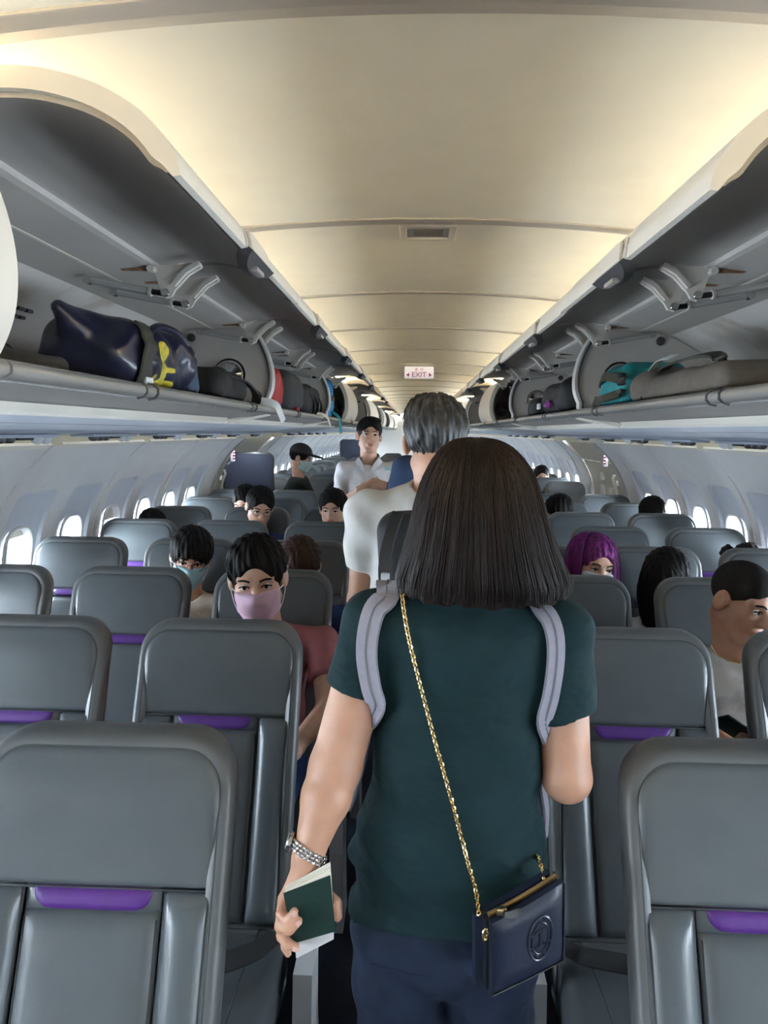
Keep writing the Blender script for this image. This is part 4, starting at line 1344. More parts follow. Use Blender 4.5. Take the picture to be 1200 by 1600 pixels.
def person(label, hc, R, J, skin, shirt, trousers, sc=1.0, sleeve=0.6, h=0.006, sw=0.055, chest=0.15, belly=0.15, hair=None, mask=None, specs=False, face=True,
           hands=True, collar=0.0, curl=0.6, seed=0, long_sleeve=False, nbz=0.045, eyes=True, hb=0.012):
    """J: joints shL shR elL elR wrL wrR hip kneeL kneeR ankL ankR (L = smaller x), plus palm normals nL nR and hand dirs dL dR"""
    hc = np.array(hc, float)
    base = (float(J['hip'][0]), float(J['hip'][1]), 0.0)
    root = thing('person', label, 'person', base)
    nb = (J['shL'] + J['shR']) / 2 + V3(0, 0.0, nbz)
    mid = (J['shL'] + J['shR']) / 2
    neck_top = hc + R @ (V3(0, 0.028, -0.055) * sc)
    def skin_fn(P):
        d = near(P, hc, 0.14 * sc, 0.21 * sc, lambda p: head_sdf((p - A3(hc)) @ A3(R), True, sc))
        d = smin(d, s_cone(P, neck_top, nb, 0.054 * sc, 0.058 * sc), 0.03)
        d = smin(d, s_cone(P, J['shL'], J['shR'], 0.035, 0.035), 0.05)
        d = smin(d, s_cone(P, mid + V3(0, 0, -0.10), J['hip'] + V3(0, 0, 0.08), chest - 0.035, belly - 0.035, 1.35), 0.05)
        for q in 'LR':
            d = smin(d, s_cone(P, J['sh' + q], J['el' + q], 0.042, 0.036), 0.02)
            d = smin(d, s_cone(P, J['el' + q], J['wr' + q], 0.037, 0.025), 0.015)
            if hands:
                hd = J['d' + q] / np.linalg.norm(J['d' + q])
                d = smin(d, near(P, J['wr' + q] + hd * 0.08, 0.13, 0.19, lambda p: hand_sdf(p, J['wr' + q], J['d' + q], J['n' + q], 1 if q == 'L' else -1, curl)), 0.012)
        return d
    pts = np.array([hc - 0.15, hc + 0.15] + [J[k] for k in ('shL', 'shR', 'elL', 'elR', 'wrL', 'wrR')] + [J['hip']])
    if hands:
        pts = np.concatenate([pts, [J['wrL'] + 0.2 * J['dL'] / np.linalg.norm(J['dL']), J['wrR'] + 0.2 * J['dR'] / np.linalg.norm(J['dR'])]])
    lo, hi = pts.min(0) - 0.06, pts.max(0) + 0.06
    put_sdf('body', skin_fn, lo, hi, h, [skin, 'lips'], root, face_mat(hc, R, sc) if face and not mask else None)
    rs = np.random.RandomState(seed + 11); w = rs.uniform(0, 6.28, 6)
    def shirt_fn(P):
        d = s_cone(P, J['shL'] + V3(0.01, 0, -0.005), J['shR'] + V3(-0.01, 0, -0.005), sw, sw)
        d = smin(d, s_cone(P, mid + V3(0, 0, 0.005), nb + V3(0, 0, 0.008), 0.085, 0.066), 0.035)
        d = smin(d, s_cone(P, mid + V3(0, 0, -0.11), (mid * 0.4 + J['hip'] * 0.6) + V3(0, 0, 0.02), chest, belly, 1.35), 0.06)
        d = smin(d, s_cone(P, (mid * 0.4 + J['hip'] * 0.6) + V3(0, 0, 0.02), J['hip'] + V3(0, 0, 0.04), belly, belly + 0.005, 1.35), 0.04)
        for q in 'LR':
            d = smin(d, s_cone(P, nb + V3(0, 0, -0.035), J['sh' + q] + V3(0, 0, 0.004), 0.055, 0.045), 0.03)
            e = J['sh' + q] + (J['el' + q] - J['sh' + q]) * (1.0 if long_sleeve else sleeve)
            s = s_cone(P, J['sh' + q], e, sw + 0.002, 0.054)
            ax = (J['el' + q] - J['sh' + q]); ax = ax / np.linalg.norm(ax)
            if not long_sleeve:
                s = smax(s, (P - A3(e)) @ A3(ax), 0.006)
            else:
                e2 = J['el' + q] + (J['wr' + q] - J['el' + q]) * 0.9
                s = smin(s, s_cone(P, e, e2, 0.052, 0.040), 0.02)
            d = smin(d, s, 0.02)
        # soft folds
        d = d + 0.0022 * np.sin(P[:, 2] * 60 + 8 * P[:, 0] + w[0] + 1.5 * np.sin(P[:, 0] * 25 + w[1])) + 0.0018 * np.sin(P[:, 0] * 70 + P[:, 2] * 45 + w[2])
        # neck opening
        cu = s_cone(P, nb + V3(0, -0.012, -0.012), nb + (neck_top - nb) * 1.6, 0.060 + collar * 0, 0.085)
        d = smax(d, -cu, 0.008)
        return d
    put_sdf('shirt', shirt_fn, lo - 0.05, hi + 0.05, max(h, 0.008), shirt, root)
    def tr_fn(P):
        d = s_cone(P, J['hip'] + V3(-0.07, 0, 0.02), J['hip'] + V3(0.07, 0, 0.02), 0.10, 0.10)
        for q, sx in (('L', -1), ('R', 1)):
            hp = J['hip'] + V3(sx * 0.085, 0, 0)
            d = smin(d, s_cone(P, hp, J['knee' + q], 0.088, 0.066), 0.03)
            d = smin(d, s_cone(P, J['knee' + q], J['ank' + q], 0.064, 0.052), 0.02)
        return d + 0.002 * np.sin(P[:, 2] * 55 + w[3])
    pts = np.array([J['hip'], J['kneeL'], J['kneeR'], J['ankL'], J['ankR']])
    tr = put_sdf('trousers', tr_fn, pts.min(0) - 0.17, pts.max(0) + 0.17, hb, trousers, root)
    for q in 'LR':
        a = J['ank' + q]; fd = J.get('foot', V3(0, -1, 0))
        put_sdf('shoe', lambda P, a=a: smax(smin(s_cone(P, a + V3(0, 0, -0.03), a + fd * 0.15 + V3(0, 0, -0.045), 0.045, 0.036), s_cone(P, a, a + V3(0, 0, -0.03), 0.045, 0.045), 0.02), 0.004 - P[:, 2], 0.004),
                (a + np.minimum(fd * 0.22, 0)) - V3(0.08, 0.08, 0.10), (a + np.maximum(fd * 0.22, 0)) + V3(0.08, 0.08, 0.07), 0.010, 'shoe', root)
    if face and mask != 'low':
        face_parts(root, hc, R, sc, 'hair_black', eyes)
    if mask and mask != 'low': face_mask(root, hc, R, sc, mask, max(0.004, h * 0.8))
    if specs: glasses(root, hc, R, sc)
    if hair: short_hair(root, hc, R, sc, hair[0], hair[1], max(0.004, h * 0.85), seed)
    return root, skin_fn, shirt_fn
def seated(x, k, hc, swid=0.185, lean=0.0):
    """joints of someone sitting in row k facing the viewer"""
    ry = row_y(k)
    hc = np.array(hc, float)
    z = hc[2] - 0.225
    sx = x * 0.55 + hc[0] * 0.45
    y = min(hc[1] + 0.045, ry - 0.10)
    J = dict(shL=V3(sx - swid, y, z), shR=V3(sx + swid, y, z), hip=V3(x, ry - 0.40, 0.575))
    J['elL'] = V3(sx - swid - 0.010, y - 0.10, z - 0.27); J['elR'] = V3(sx + swid + 0.010, y - 0.10, z - 0.27)
    J['wrL'] = V3(x - 0.09, ry - 0.60, 0.70); J['wrR'] = V3(x + 0.09, ry - 0.60, 0.70)
    J['dL'] = V3(0.5, -0.8, -0.1); J['dR'] = V3(-0.5, -0.8, -0.1)
    J['nL'] = V3(0, 0, -1); J['nR'] = V3(0, 0, -1)
    J['kneeL'] = V3(x - 0.10, ry - 0.735, 0.56); J['kneeR'] = V3(x + 0.10, ry - 0.735, 0.56)
    J['ankL'] = V3(x - 0.10, ry - 0.70, 0.10); J['ankR'] = V3(x + 0.10, ry - 0.70, 0.10)
    return J
# ---- seated on the left
# pink mask, mauve shirt (third row, aisle)
hc = at(402, 905, 2.48)
J = seated(-0.522, 2, hc, 0.20); J['elR'] = V3(-0.285, 2.30, 0.76); J['wrR'] = V3(-0.36, 2.08, 0.72)
person('masked passenger in a mauve shirt with a pink face mask, left aisle seat', hc, Rm(8, 8, -4), J, 'skin_light', 'shirt_mauve', 'trousers_blue', sc=1.12, hair=('hair_black', 'crop'), mask='mask_pink', h=0.005, seed=1, specs=False)
# cyan mask, cream shirt (fourth row, middle)
hc = at(298, 872, 3.22)
person('black-haired passenger with a light blue mask and cream shirt, left middle seat', hc, Rm(14, 12, 8), seated(-1.032, 3, hc), 'skin_light', 'shirt_cream', 'trousers_dark', hair=('hair_black', 'fringe'), mask='mask_blue', specs=True, h=0.006, seed=2)
# glasses, navy top, looking down (sixth row, middle)
hc = at(406, 793, 4.72)
person('passenger with glasses and navy top looking down, left middle seat', hc, Rm(20, 18, 6), seated(-1.032, 5, hc), 'skin_light', 'shirt_navy', 'trousers_dark', hair=('hair_black', 'crop'), specs=True, h=0.007, seed=3)
# behind them, only the crown shows
hc = at(383, 786, 5.45)
person('passenger whose dark tousled crown shows behind the one in glasses', hc, Rm(-10, 20, 0), seated(-1.032, 6, hc), 'skin_light', 'shirt_black', 'trousers_dark', hair=('hair_black', 'crop'), h=0.009, seed=4)
# close-cropped passenger on the aisle (sixth row)
hc = at(520, 796, 4.72)
person('close-cropped passenger sitting upright in the left aisle seat before the attendant', hc, Rm(-4, 6, 0), seated(-0.522, 5, hc), 'skin_light', 'shirt_black', 'trousers_dark', hair=('hair_buzz', 'crop'), h=0.007, seed=5)
hc = at(526, 782, 5.45)
person('passenger with bushy black hair behind the close-cropped one', hc, Rm(10, 22, 0), seated(-0.522, 6, hc), 'skin_light', 'shirt_black', 'trousers_dark', hair=('hair_black', 'crop'), h=0.009, seed=6)
# brown hair peeking right of them
hc = at(571, 792, 6.12)
person('brown-haired passenger leaning toward the aisle below the attendant', hc, Rm(20, 30, 0), seated(-0.522, 7, hc), 'skin_light', 'shirt_black', 'trousers_dark', hair=('hair_brown', 'crop'), h=0.009, seed=7)
# reddish-brown hair bowed low (fourth row aisle)
hc = at(468, 888, 3.20)
person('passenger with reddish brown hair bowed low behind the pink mask', hc, Rm(0, 40, 0), seated(-0.522, 3, hc), 'skin_light', 'shirt_navy', 'trousers_dark', hair=('hair_brown', 'fringe'), h=0.008, seed=8)
# window seat crown
hc = at(238, 828, 4.75)
person('passenger slumped at the left window with only a dark crown showing', hc, Rm(20, 25, 0), seated(-1.50, 5, hc, 0.15), 'skin_light', 'shirt_black', 'trousers_dark', hair=('hair_black', 'crop'), h=0.009, seed=9)
hc = at(574, 724, 12.0)
person('far passenger peeking over the distant left seats', hc, Rm(10, 5, 0), seated(hc[0], 13, (hc[0], row_y(13) - 0.16, hc[2])), 'skin_light', 'shirt_black', 'trousers_dark', hair=('hair_black', 'crop'), h=0.011, seed=10)
# ---- seated on the right
hc = at(1160, 942, 2.46)
J = seated(1.032, 2, hc, 0.20)
J['elL'] = V3(0.83, 2.30, 0.76); J['wrL'] = V3(0.885, 2.10, 0.74); J['dL'] = V3(0.4, -0.55, 0.35); J['nL'] = V3(0.8, 0, 0.5)
p, _, _ = person('crew-cut passenger in a marbled grey T-shirt with a gold chain, right middle seat', hc, Rm(26, 14, 10), J, 'skin_brown', 'shirt_marble', 'trousers_dark', sc=1.06, hair=('hair_buzz', 'buzz'), h=0.005, seed=12)
nbp = (J['shL'] + J['shR']) / 2 + V3(0, 0, 0.045)
put('gold_chain', tube([tuple(nbp + V3(0.074 * math.sin(a), -0.012 - 0.070 * math.cos(a), 0.018 - 0.026 * math.cos(a))) for a in np.linspace(0, 2 * math.pi, 25)[:-1]], 0.0022, 5, closed=True), 'gold', p)
mat('passport_green', (0.003, 0.022, 0.017), 0.5, noise=0.1, nscale=60, bump=0.1, bscale=300)
mat('paper', (0.72, 0.66, 0.56), 0.7, noise=0.03)
mat('paper_grey', (0.55, 0.53, 0.52), 0.6)
pp = thing('passport', 'green passport with white papers in the hand of the marbled-shirt passenger', 'passport', tuple(at(1145, 1135, 2.08)))
Mp = Matrix.Translation(Vector(at(1150, 1140, 2.08))) @ Matrix.Rotation(math.radians(32), 4, 'Y') @ Matrix.Rotation(math.radians(-35), 4, 'X')
put('cover', xform(box((0, 0, 0), (0.125, 0.088, 0.006), 0.002), Mp), 'passport_green', pp)
put('paper_slip', xform(box((0.004, 0.008, 0.008), (0.122, 0.080, 0.003), 0.001), Mp), 'mask_white', pp)
# black long hair, white shirt (fourth row middle, bowed)
hc = at(1040, 908, 3.18)
p, _, _ = person('passenger with long straight black hair and white shirt, right middle seat', hc, Rm(-25, 30, 0), seated(1.032, 3, hc, 0.165), 'skin_light', 'shirt_white', 'trousers_dark', hair=('hair_black', 'fringe'), h=0.008, seed=13)
loft_hair(p, 'hair', [(hc[0] + .005, hc[1] - .01, hc[2] + .132, .008, .008), (hc[0] + .003, hc[1] - .005, hc[2] + .122, .050, .055), (hc[0], hc[1], hc[2] + .085, .080, .090), (hc[0] - .005, hc[1], hc[2] + .03, .092, .105), (hc[0] - .015, hc[1], hc[2] - .05, .096, .105), (hc[0] - .012, hc[1] + .005, hc[2] - .15, .078, .085), (hc[0] - .010, hc[1] + .01, hc[2] - .28, .052, .065)], 'hair_black', open_ang=40, seed=3, strands=160, amp=0.003)
# purple hair with mask (fourth row aisle, leaning inward)
hc = at(928, 883, 3.18)
p, _, _ = person('passenger with bright purple bobbed hair and a pale mask, right aisle seat', hc, Rm(10, 8, 8), seated(0.56, 3, hc, 0.165), 'skin_light', 'shirt_black', 'trousers_dark', mask='mask_white', hair=('hair_purple', 'crop'), h=0.006, seed=14)
loft_hair(p, 'hair', [(hc[0] - .012, hc[1] + .01, hc[2] + .136, .010, .010), (hc[0] - .012, hc[1] + .01, hc[2] + .126, .052, .055), (hc[0] - .008, hc[1] + .01, hc[2] + .085, .090, .092), (hc[0] - .005, hc[1] + .015, hc[2] + .02, .108, .108), (hc[0] - .005, hc[1] + .02, hc[2] - .06, .116, .108), (hc[0] - .005, hc[1] + .02, hc[2] - .125, .108, .100)], 'hair_purple', open_ang=78, seed=5, strands=220, amp=0.003)
# bun at the right window (fifth row)
hc = at(1168, 890, 3.92)
p, _, _ = person('passenger with dark hair in a messy bun at the right window', hc, Rm(-30, 20, 0), seated(1.50, 4, hc, 0.15), 'skin_light', 'shirt_black', 'trousers_dark', hair=('hair_black', 'crop'), h=0.008, seed=15)
bn = at(1137, 864, 3.95)
put_sdf('hair_bun', lambda P: s_ell(P, bn, (0.036, 0.036, 0.042)) + 0.006 * np.sin(P[:, 0] * 160) * np.sin(P[:, 2] * 140), bn - 0.07, bn + 0.07, 0.006, 'hair_black', p)
hc = at(1019, 806, 5.42)
person('passenger with neat black parted hair at the right window', hc, Rm(-10, 25, 0), seated(1.52, 6, hc, 0.14), 'skin_light', 'shirt_black', 'trousers_dark', hair=('hair_black', 'fringe'), h=0.008, seed=16)
hc = at(872, 802, 5.42)
p, _, _ = person('passenger with dark tied hair turned toward the aisle on the right', hc, Rm(-55, 15, 0), seated(0.95, 6, hc, 0.16), 'skin_light', 'shirt_black', 'trousers_dark', hair=('hair_black', 'fringe'), h=0.008, seed=17)
hc = at(846, 744, 9.2)
person('far passenger with dark crown above the distant right seats', hc, Rm(0, 10, 0), seated(hc[0], 9, (hc[0], row_y(9) - 0.16, hc[2])), 'skin_light', 'shirt_black', 'trousers_dark', hair=('hair_black', 'crop'), h=0.010, seed=18)
# ---- standing in the aisle
def standing(hc, fwd, swid, sh_dz=0.235, dy=0.03):
    """fwd: unit facing vector (x,y)"""
    hc = np.array(hc, float); f = V3(fwd[0], fwd[1], 0); f /= np.linalg.norm(f)
    rt = V3(-f[1], f[0], 0)
    L = -rt if rt[0] > 0 or (abs(rt[0]) < 1e-6 and rt[1] > 0) else rt
    m = hc + V3(0, 0, -sh_dz) - f * dy
    J = dict(shL=m + L * swid, shR=m - L * swid)
    hz = hc[2] - 0.78
    J['hip'] = V3(m[0], m[1], hz)
    for q, sg in (('L', 1), ('R', -1)):
        o = L * sg
        J['knee' + q] = V3(m[0], m[1], 0.46) + o * 0.10 + f * 0.02
        J['ank' + q] = V3(m[0], m[1], 0.10) + o * 0.10
        J['el' + q] = J['sh' + q] + o * 0.05 + V3(0, 0, -0.28)
        J['wr' + q] = J['el' + q] + f * 0.06 + V3(0, 0, -0.24)
        J['d' + q] = V3(0, 0, -1.0) + f * 0.2
        J['n' + q] = -o
    J['foot'] = f
    return J
# cabin attendant, facing the viewer, hands folded
hc = at(577, 681, 5.15)
J = standing(hc, (0.1, -1), 0.165)
J['elL'] = J['shL'] + V3(-0.035, -0.02, -0.235); J['elR'] = J['shR'] + V3(0.045, -0.02, -0.235)
ct = at(583, 765, 4.98)
J['wrL'] = ct + V3(-0.075, 0.01, 0.0); J['wrR'] = ct + V3(0.085, 0.0, 0.02)
J['dL'] = V3(1, -0.15, 0.05); J['dR'] = V3(-1, -0.1, -0.12); J['nL'] = V3(0, 1, 0.2); J['nR'] = V3(0, 1, 0.2)
p, _, shf = person('cabin attendant in a white short-sleeved shirt standing with hands folded', hc, Rm(10, -2, 3), J, 'skin_light', 'shirt_uniform', 'trousers_dark', hair=('hair_black', 'comb'), h=0.005, seed=21, sw=0.058, chest=0.155, belly=0.145, sleeve=0.85, curl=0.35)
nb = (J['shL'] + J['shR']) / 2 + V3(0, 0, 0.045)
for sx in (-1, 1):
    pts = [nb + V3(sx * 0.070, 0.03, 0.035), nb + V3(sx * 0.078, -0.03, 0.030), nb + V3(sx * 0.055, -0.075, 0.000), nb + V3(sx * 0.022, -0.098, -0.045)]
    put('collar', ribbon(smooth_path([tuple(q) for q in pts], 4), (sx * 0.7, -0.6, 0.5), [0.040] * 9 + [0.036, 0.030, 0.022, 0.012], 0.004), 'shirt_uniform', p)
    pts = [q + V3(sx * 0.004, -0.004, -0.018) for q in pts[:3]]
    put('collar_stripe', tube([tuple(q) for q in pts], 0.003, 5), 'shirt_navy', p)
def on_front(fn, px, py, Y):
    q = at(px, py, Y); return q
def plate_on(fn, px, py, Y, w, hgt, m, name, par, t=0.004):
    q = at(px, py, Y)
    y = surf_y(fn, q[0], q[2], Y - 0.3, Y + 0.1)
    return put(name, box((q[0], y - 0.003, q[2]), (w, t, hgt), 0.001), m, par)
mat('badge_blue', (0.35, 0.62, 0.68), 0.4)
plate_on(shf, 604, 733, 5.1, 0.050, 0.020, 'badge_blue', 'name_badge', p)
plate_on(shf, 604, 736, 5.1, 0.036, 0.007, 'loop_white', 'badge_strip', p, 0.0055)
plate_on(shf, 606, 757, 5.1, 0.065, 0.004, 'shirt_uniform', 'pocket_flap', p)
plate_on(shf, 590, 752, 5.1, 0.004, 0.07, 'shirt_navy', 'pen', p, 0.006)
put('wrist_band', tube([tuple(J['wrR'] + V3(0.012, 0, 0.0) + V3(0.004 * math.cos(a), 0.027 * math.sin(a), 0.027 * math.cos(a))) for a in np.linspace(0, 2 * math.pi, 17)[:-1]], 0.007, 6, closed=True), 'black', p)
# man in a cap, in profile, by the exit door
hc = at(471, 716, 7.25)
J = standing(hc, (1, -0.15), 0.16)
J['wrL'] = J['elL'] + V3(0.22, 0.02, -0.02); J['wrR'] = J['elR'] + V3(0.24, -0.06, -0.03); J['dL'] = V3(1, 0, -0.1); J['dR'] = V3(1, 0, -0.1); J['nL'] = V3(0, 0, -1); J['nR'] = V3(0, 0, -1)
Rc = Rm(82, 14, 0)
p, _, _ = person('man in a black cap and dark T-shirt in profile by the left exit', hc, Rc, J, 'skin_light', 'shirt_black', 'trousers_dark', hair=('hair_black', 'crop'), mask='mask_green', h=0.006, seed=22)
def cap_fn(P):
    Q = (P - A3(hc)) @ A3(Rc)
    d = s_ell(Q, (0, 0.016, 0.045), (0.094, 0.114, 0.098))
    d = smax(d, 0.052 - Q[:, 2] - 0.10 * np.clip(Q[:, 1], 0, 1), 0.006)
    br = s_ell(Q, (0, -0.125, 0.052), (0.078, 0.085, 0.010)) + 0.25 * np.maximum(0, np.abs(Q[:, 0]) - 0.03) ** 1.0 * 0.1
    return smin(d, br, 0.01)
put_sdf('cap', cap_fn, hc - 0.24, hc + 0.24, 0.006, 'black_fabric', p)
# grey-haired man in white T-shirt, seen from behind
hc = at(681, 692, 2.25)
J = standing(hc, (0, 1), 0.195, sh_dz=0.190, dy=0.0)
J['shL'] += V3(-0.005, 0, -0.02); J['elL'] = J['shL'] + V3(-0.02, 0.03, -0.27); J['wrL'] = J['elL'] + V3(0.03, 0.20, -0.10); J['dL'] = V3(0.1, 1, 0); J['dR'] = V3(0, 1, 0); J['wrR'] = J['elR'] + V3(-0.03, 0.2, -0.1)
J['nL'] = V3(0, 0, -1); J['nR'] = V3(0, 0, -1)
Ro = Rm(176, 6, 0)
p, _, shO = person('grey-haired man in a white T-shirt standing ahead of the woman', hc, Ro, J, 'skin_tan', 'shirt_white', 'trousers_dark', sc=1.06, hair=('hair_grey', 'crop'), h=0.005, seed=23, chest=0.185, belly=0.185, sw=0.066, sleeve=0.62, nbz=0.055)
# backpack on his back
mat('buckle_grey', (0.45, 0.47, 0.50), 0.35)
mc = (J['shL'] + J['shR']) / 2
bp = thing('backpack', 'black backpack worn by the grey-haired man', 'backpack', tuple(mc + V3(0, -0.2, -0.55)))
bc = mc + V3(0.020, -0.20, -0.19)
Rb = np.array(Matrix.Rotation(math.radians(-4), 3, 'Y'))
bpf = lambda P: smin(s_box(P, bc, (0.165, 0.075, 0.215), 0.05, Rb), s_box(P, bc + V3(0, -0.06, -0.07), (0.13, 0.05, 0.12), 0.04), 0.02)
put_sdf('pack_body', bpf, bc - 0.3, bc + 0.3, 0.008, 'black_fabric', bp)
put('buckle', box(tuple(at(602, 905, 1.88)), (0.022, 0.012, 0.034), 0.004), 'buckle_grey', bp)
put('strap', ribbon(smooth_path([tuple(at(622, 800, 1.95)), tuple(at(606, 850, 1.90)), tuple(at(600, 900, 1.885)), tuple(at(612, 960, 1.885))], 5), (-0.3, -1, 0), 0.03, 0.005), 'black_fabric', bp)
# navy-shirted man further ahead
hc = at(668, 668, 3.05)
J = standing(hc, (0.1, 1), 0.185, sh_dz=0.20)
J['shL'] = at(634, 735, 3.05); J['elL'] = at(619, 800, 3.05)
person('man in a navy shirt half hidden ahead of the grey-haired man', hc, Rm(165, 4, 0), J, 'skin_tan', 'shirt_steel', 'trousers_dark', hair=('hair_dark', 'crop'), h=0.007, seed=24, chest=0.17)
# ================================================================== the woman in the foreground
WY = 1.22
woman = thing('person', 'woman with dark bobbed hair and dark teal T-shirt walking down the aisle', 'person', (0.04, WY, 0.0))
whc = V3(0.078, 1.207, 1.476)
wR = Rm(178, 2, -4)
wsc = 0.96
shL, shR = V3(-0.085, WY, 1.312), V3(0.208, WY, 1.302)
elL = at(524, 1198, 1.17); wrL = at(481, 1338, 1.12)
elR = at(886, 1215, 1.19); wrR = V3(0.19, 1.42, 1.12)
# passport plane, held against the fingers
pTL, pTR, pBR, pBL = at(443, 1396, 1.085), at(516, 1368, 1.085), at(524, 1455, 1.085), at(458, 1474, 1.085)
def finger(P, pts, r):
    d = None
    for i in range(len(pts) - 1):
        e = s_cone(P, pts[i], pts[i + 1], r[i], r[i + 1])
        d = e if d is None else smin(d, e, 0.003)
    return d
hand_c = at(470, 1408, 1.112)
FING = [
    ([at(462, 1392, 1.118), at(444, 1405, 1.110), at(440, 1428, 1.086), at(451, 1441, 1.074), at(460, 1424, 1.072)], [0.010, 0.0095, 0.009, 0.0085, 0.0065]),
    ([at(462, 1404, 1.118), at(441, 1425, 1.108), at(438, 1447, 1.084), at(452, 1452, 1.071), at(467, 1439, 1.071)], [0.010, 0.0095, 0.009, 0.0085, 0.0065]),
    ([at(464, 1416, 1.118), at(443, 1440, 1.106), at(440, 1462, 1.084), at(450, 1476, 1.072), at(462, 1479, 1.072)], [0.010, 0.009, 0.0085, 0.008, 0.0065]),
    ([at(468, 1424, 1.118), at(450, 1455, 1.108), at(446, 1478, 1.092), at(450, 1490, 1.086)], [0.009, 0.008, 0.0075, 0.006]),
]
THUMB = ([at(486, 1378, 1.120), at(508, 1398, 1.112), at(524, 1412, 1.104), at(527, 1432, 1.098)], [0.014, 0.012, 0.010, 0.008])
def w_skin(P):
    d = near(P, whc, 0.14, 0.21, lambda p: head_sdf((p - A3(whc)) @ A3(wR), True, wsc))
    d = smin(d, s_cone(P, whc + V3(-0.005, 0.0, -0.06), V3(0.060, WY - 0.005, 1.355), 0.048, 0.052), 0.02)
    d = smin(d, s_cone(P, shL, shR, 0.035, 0.035), 0.04)
    d = smin(d, s_cone(P, V3(0.05, WY, 1.24), V3(0.04, WY, 0.95), 0.10, 0.11, 1.35), 0.05)
    d = smin(d, s_cone(P, shL, elL, 0.044, 0.0405), 0.02)
    fm = elL + (wrL - elL) * 0.35
    d = smin(d, smin(s_cone(P, elL, fm, 0.0405, 0.0385), s_cone(P, fm, wrL, 0.0385, 0.0225), 0.01), 0.012)
    d = smin(d, s_cone(P, wrL, at(474, 1372, 1.117), 0.0225, 0.023), 0.012)
    def lhand(p):
        hd = s_ell(p, hand_c, (0.034, 0.015, 0.046), np.array(Matrix.Rotation(math.radians(14), 3, 'Y')))
        for pts, r in FING: hd = smin(hd, finger(p, pts, r), 0.004)
        return smin(hd, finger(p, *THUMB), 0.008)
    d = smin(d, near(P, hand_c, 0.11, 0.17, lhand), 0.012)
    d = smin(d, s_cone(P, shR, elR, 0.043, 0.038), 0.02)
    d = smin(d, s_cone(P, elR, wrR, 0.038, 0.024), 0.010)
    d = smin(d, near(P, wrR + V3(-0.03, 0.07, 0.02), 0.12, 0.18, lambda p: hand_sdf(p, wrR, V3(-0.3, 0.8, 0.2), V3(-1, 0, 0), 1, 0.7, 0.92)), 0.012)
    return d
wb = put_sdf('body', w_skin, V3(-0.27, 1.03, 0.76), V3(0.30, 1.66, 1.66), 0.0042, 'skin_tan', woman)
for pts, r in FING[:3]:
    a, b = pts[-2], pts[-1]
    dr = (b - a) / np.linalg.norm(b - a)
    put('fingernail', [[tuple(b + dr * u + np.cross(dr, V3(0, 1, 0)) * w + V3(0, -0.0058 - k, 0)) for k in (0, 0.001) for u, w in ((-0.004, -0.004), (-0.004, 0.004), (0.004, 0.0038), (0.007, 0.0), (0.004, -0.0038))], [(0, 1, 2, 3, 4), (9, 8, 7, 6, 5)] + [(i, (i + 1) % 5, 5 + (i + 1) % 5, 5 + i) for i in range(5)]], 'nail', woman)
def w_shirt(P, folds=True):
    d = s_cone(P, shL + V3(0.012, 0, -0.002), shR + V3(-0.012, 0, -0.002), 0.050, 0.050)
    d = smin(d, s_cone(P, V3(0.062, WY, 1.315), V3(0.062, WY, 1.355), 0.10, 0.075), 0.05)
    d = smin(d, s_cone(P, V3(0.052, WY, 1.245), V3(0.049, WY, 1.10), 0.134, 0.128, 1.28), 0.05)
    d = smin(d, s_cone(P, V3(0.049, WY, 1.10), V3(0.042, WY + 0.005, 0.93), 0.127, 0.150, 1.28), 0.04)
    d = smin(d, s_cone(P, V3(0.042, WY + 0.005, 0.93), V3(0.040, WY + 0.005, 0.70), 0.150, 0.157, 1.25), 0.04)
    eL = shL + (elL - shL) * 0.50; eR = shR + (elR - shR) * 0.58
    s = s_cone(P, shL, eL, 0.056, 0.053); ax = (elL - shL) / np.linalg.norm(elL - shL)
    s = smax(s, (P - A3(eL)) @ A3(ax + V3(-0.12, 0, 0)), 0.004)
    s2 = s_cone(P, shR, eR, 0.056, 0.052); ax = (elR - shR) / np.linalg.norm(elR - shR)
    s2 = smax(s2, (P - A3(eR)) @ A3(ax + V3(0.16, 0, 0)), 0.004)
    d = smin(smin(d, s, 0.022), s2, 0.022)
    if folds:
        x, z = P[:, 0] - 0.045, P[:, 2]
        low = np.clip((1.16 - z) / 0.2, 0, 1)
        d = d + low * (-0.015 * (1 - np.abs(np.sin(z * 33 - 9 * x + 1.5 * np.sin(x * 15 + 1) + 1.0))) ** 2 * (0.5 + 0.5 * np.sin(x * 24 + z * 13 + 0.7)) - 0.013 * (1 - np.abs(np.sin(z * 21 + 14 * x + 0.6))) ** 3 * (0.5 + 0.5 * np.sin(x * 31 - z * 8)))
        d = d + (1 - low) * 0.0022 * np.sin(x * 60 + 3 * np.sin(z * 22))
    hem = 0.828 + 0.018 * np.sin((P[:, 0] + 0.1) * 11) + 0.05 * np.clip(-(P[:, 0] + 0.06), 0, 0.2) * 4 * 0.2
    d = smax(d, hem - P[:, 2], 0.004)
    d = smax(d, -s_cone(P, V3(0.062, WY + 0.012, 1.365), V3(0.068, WY, 1.50), 0.058, 0.09), 0.006)
    return d
put_sdf('shirt', w_shirt, V3(-0.26, 1.03, 0.76), V3(0.34, 1.42, 1.45), 0.0048, 'shirt_teal', woman)
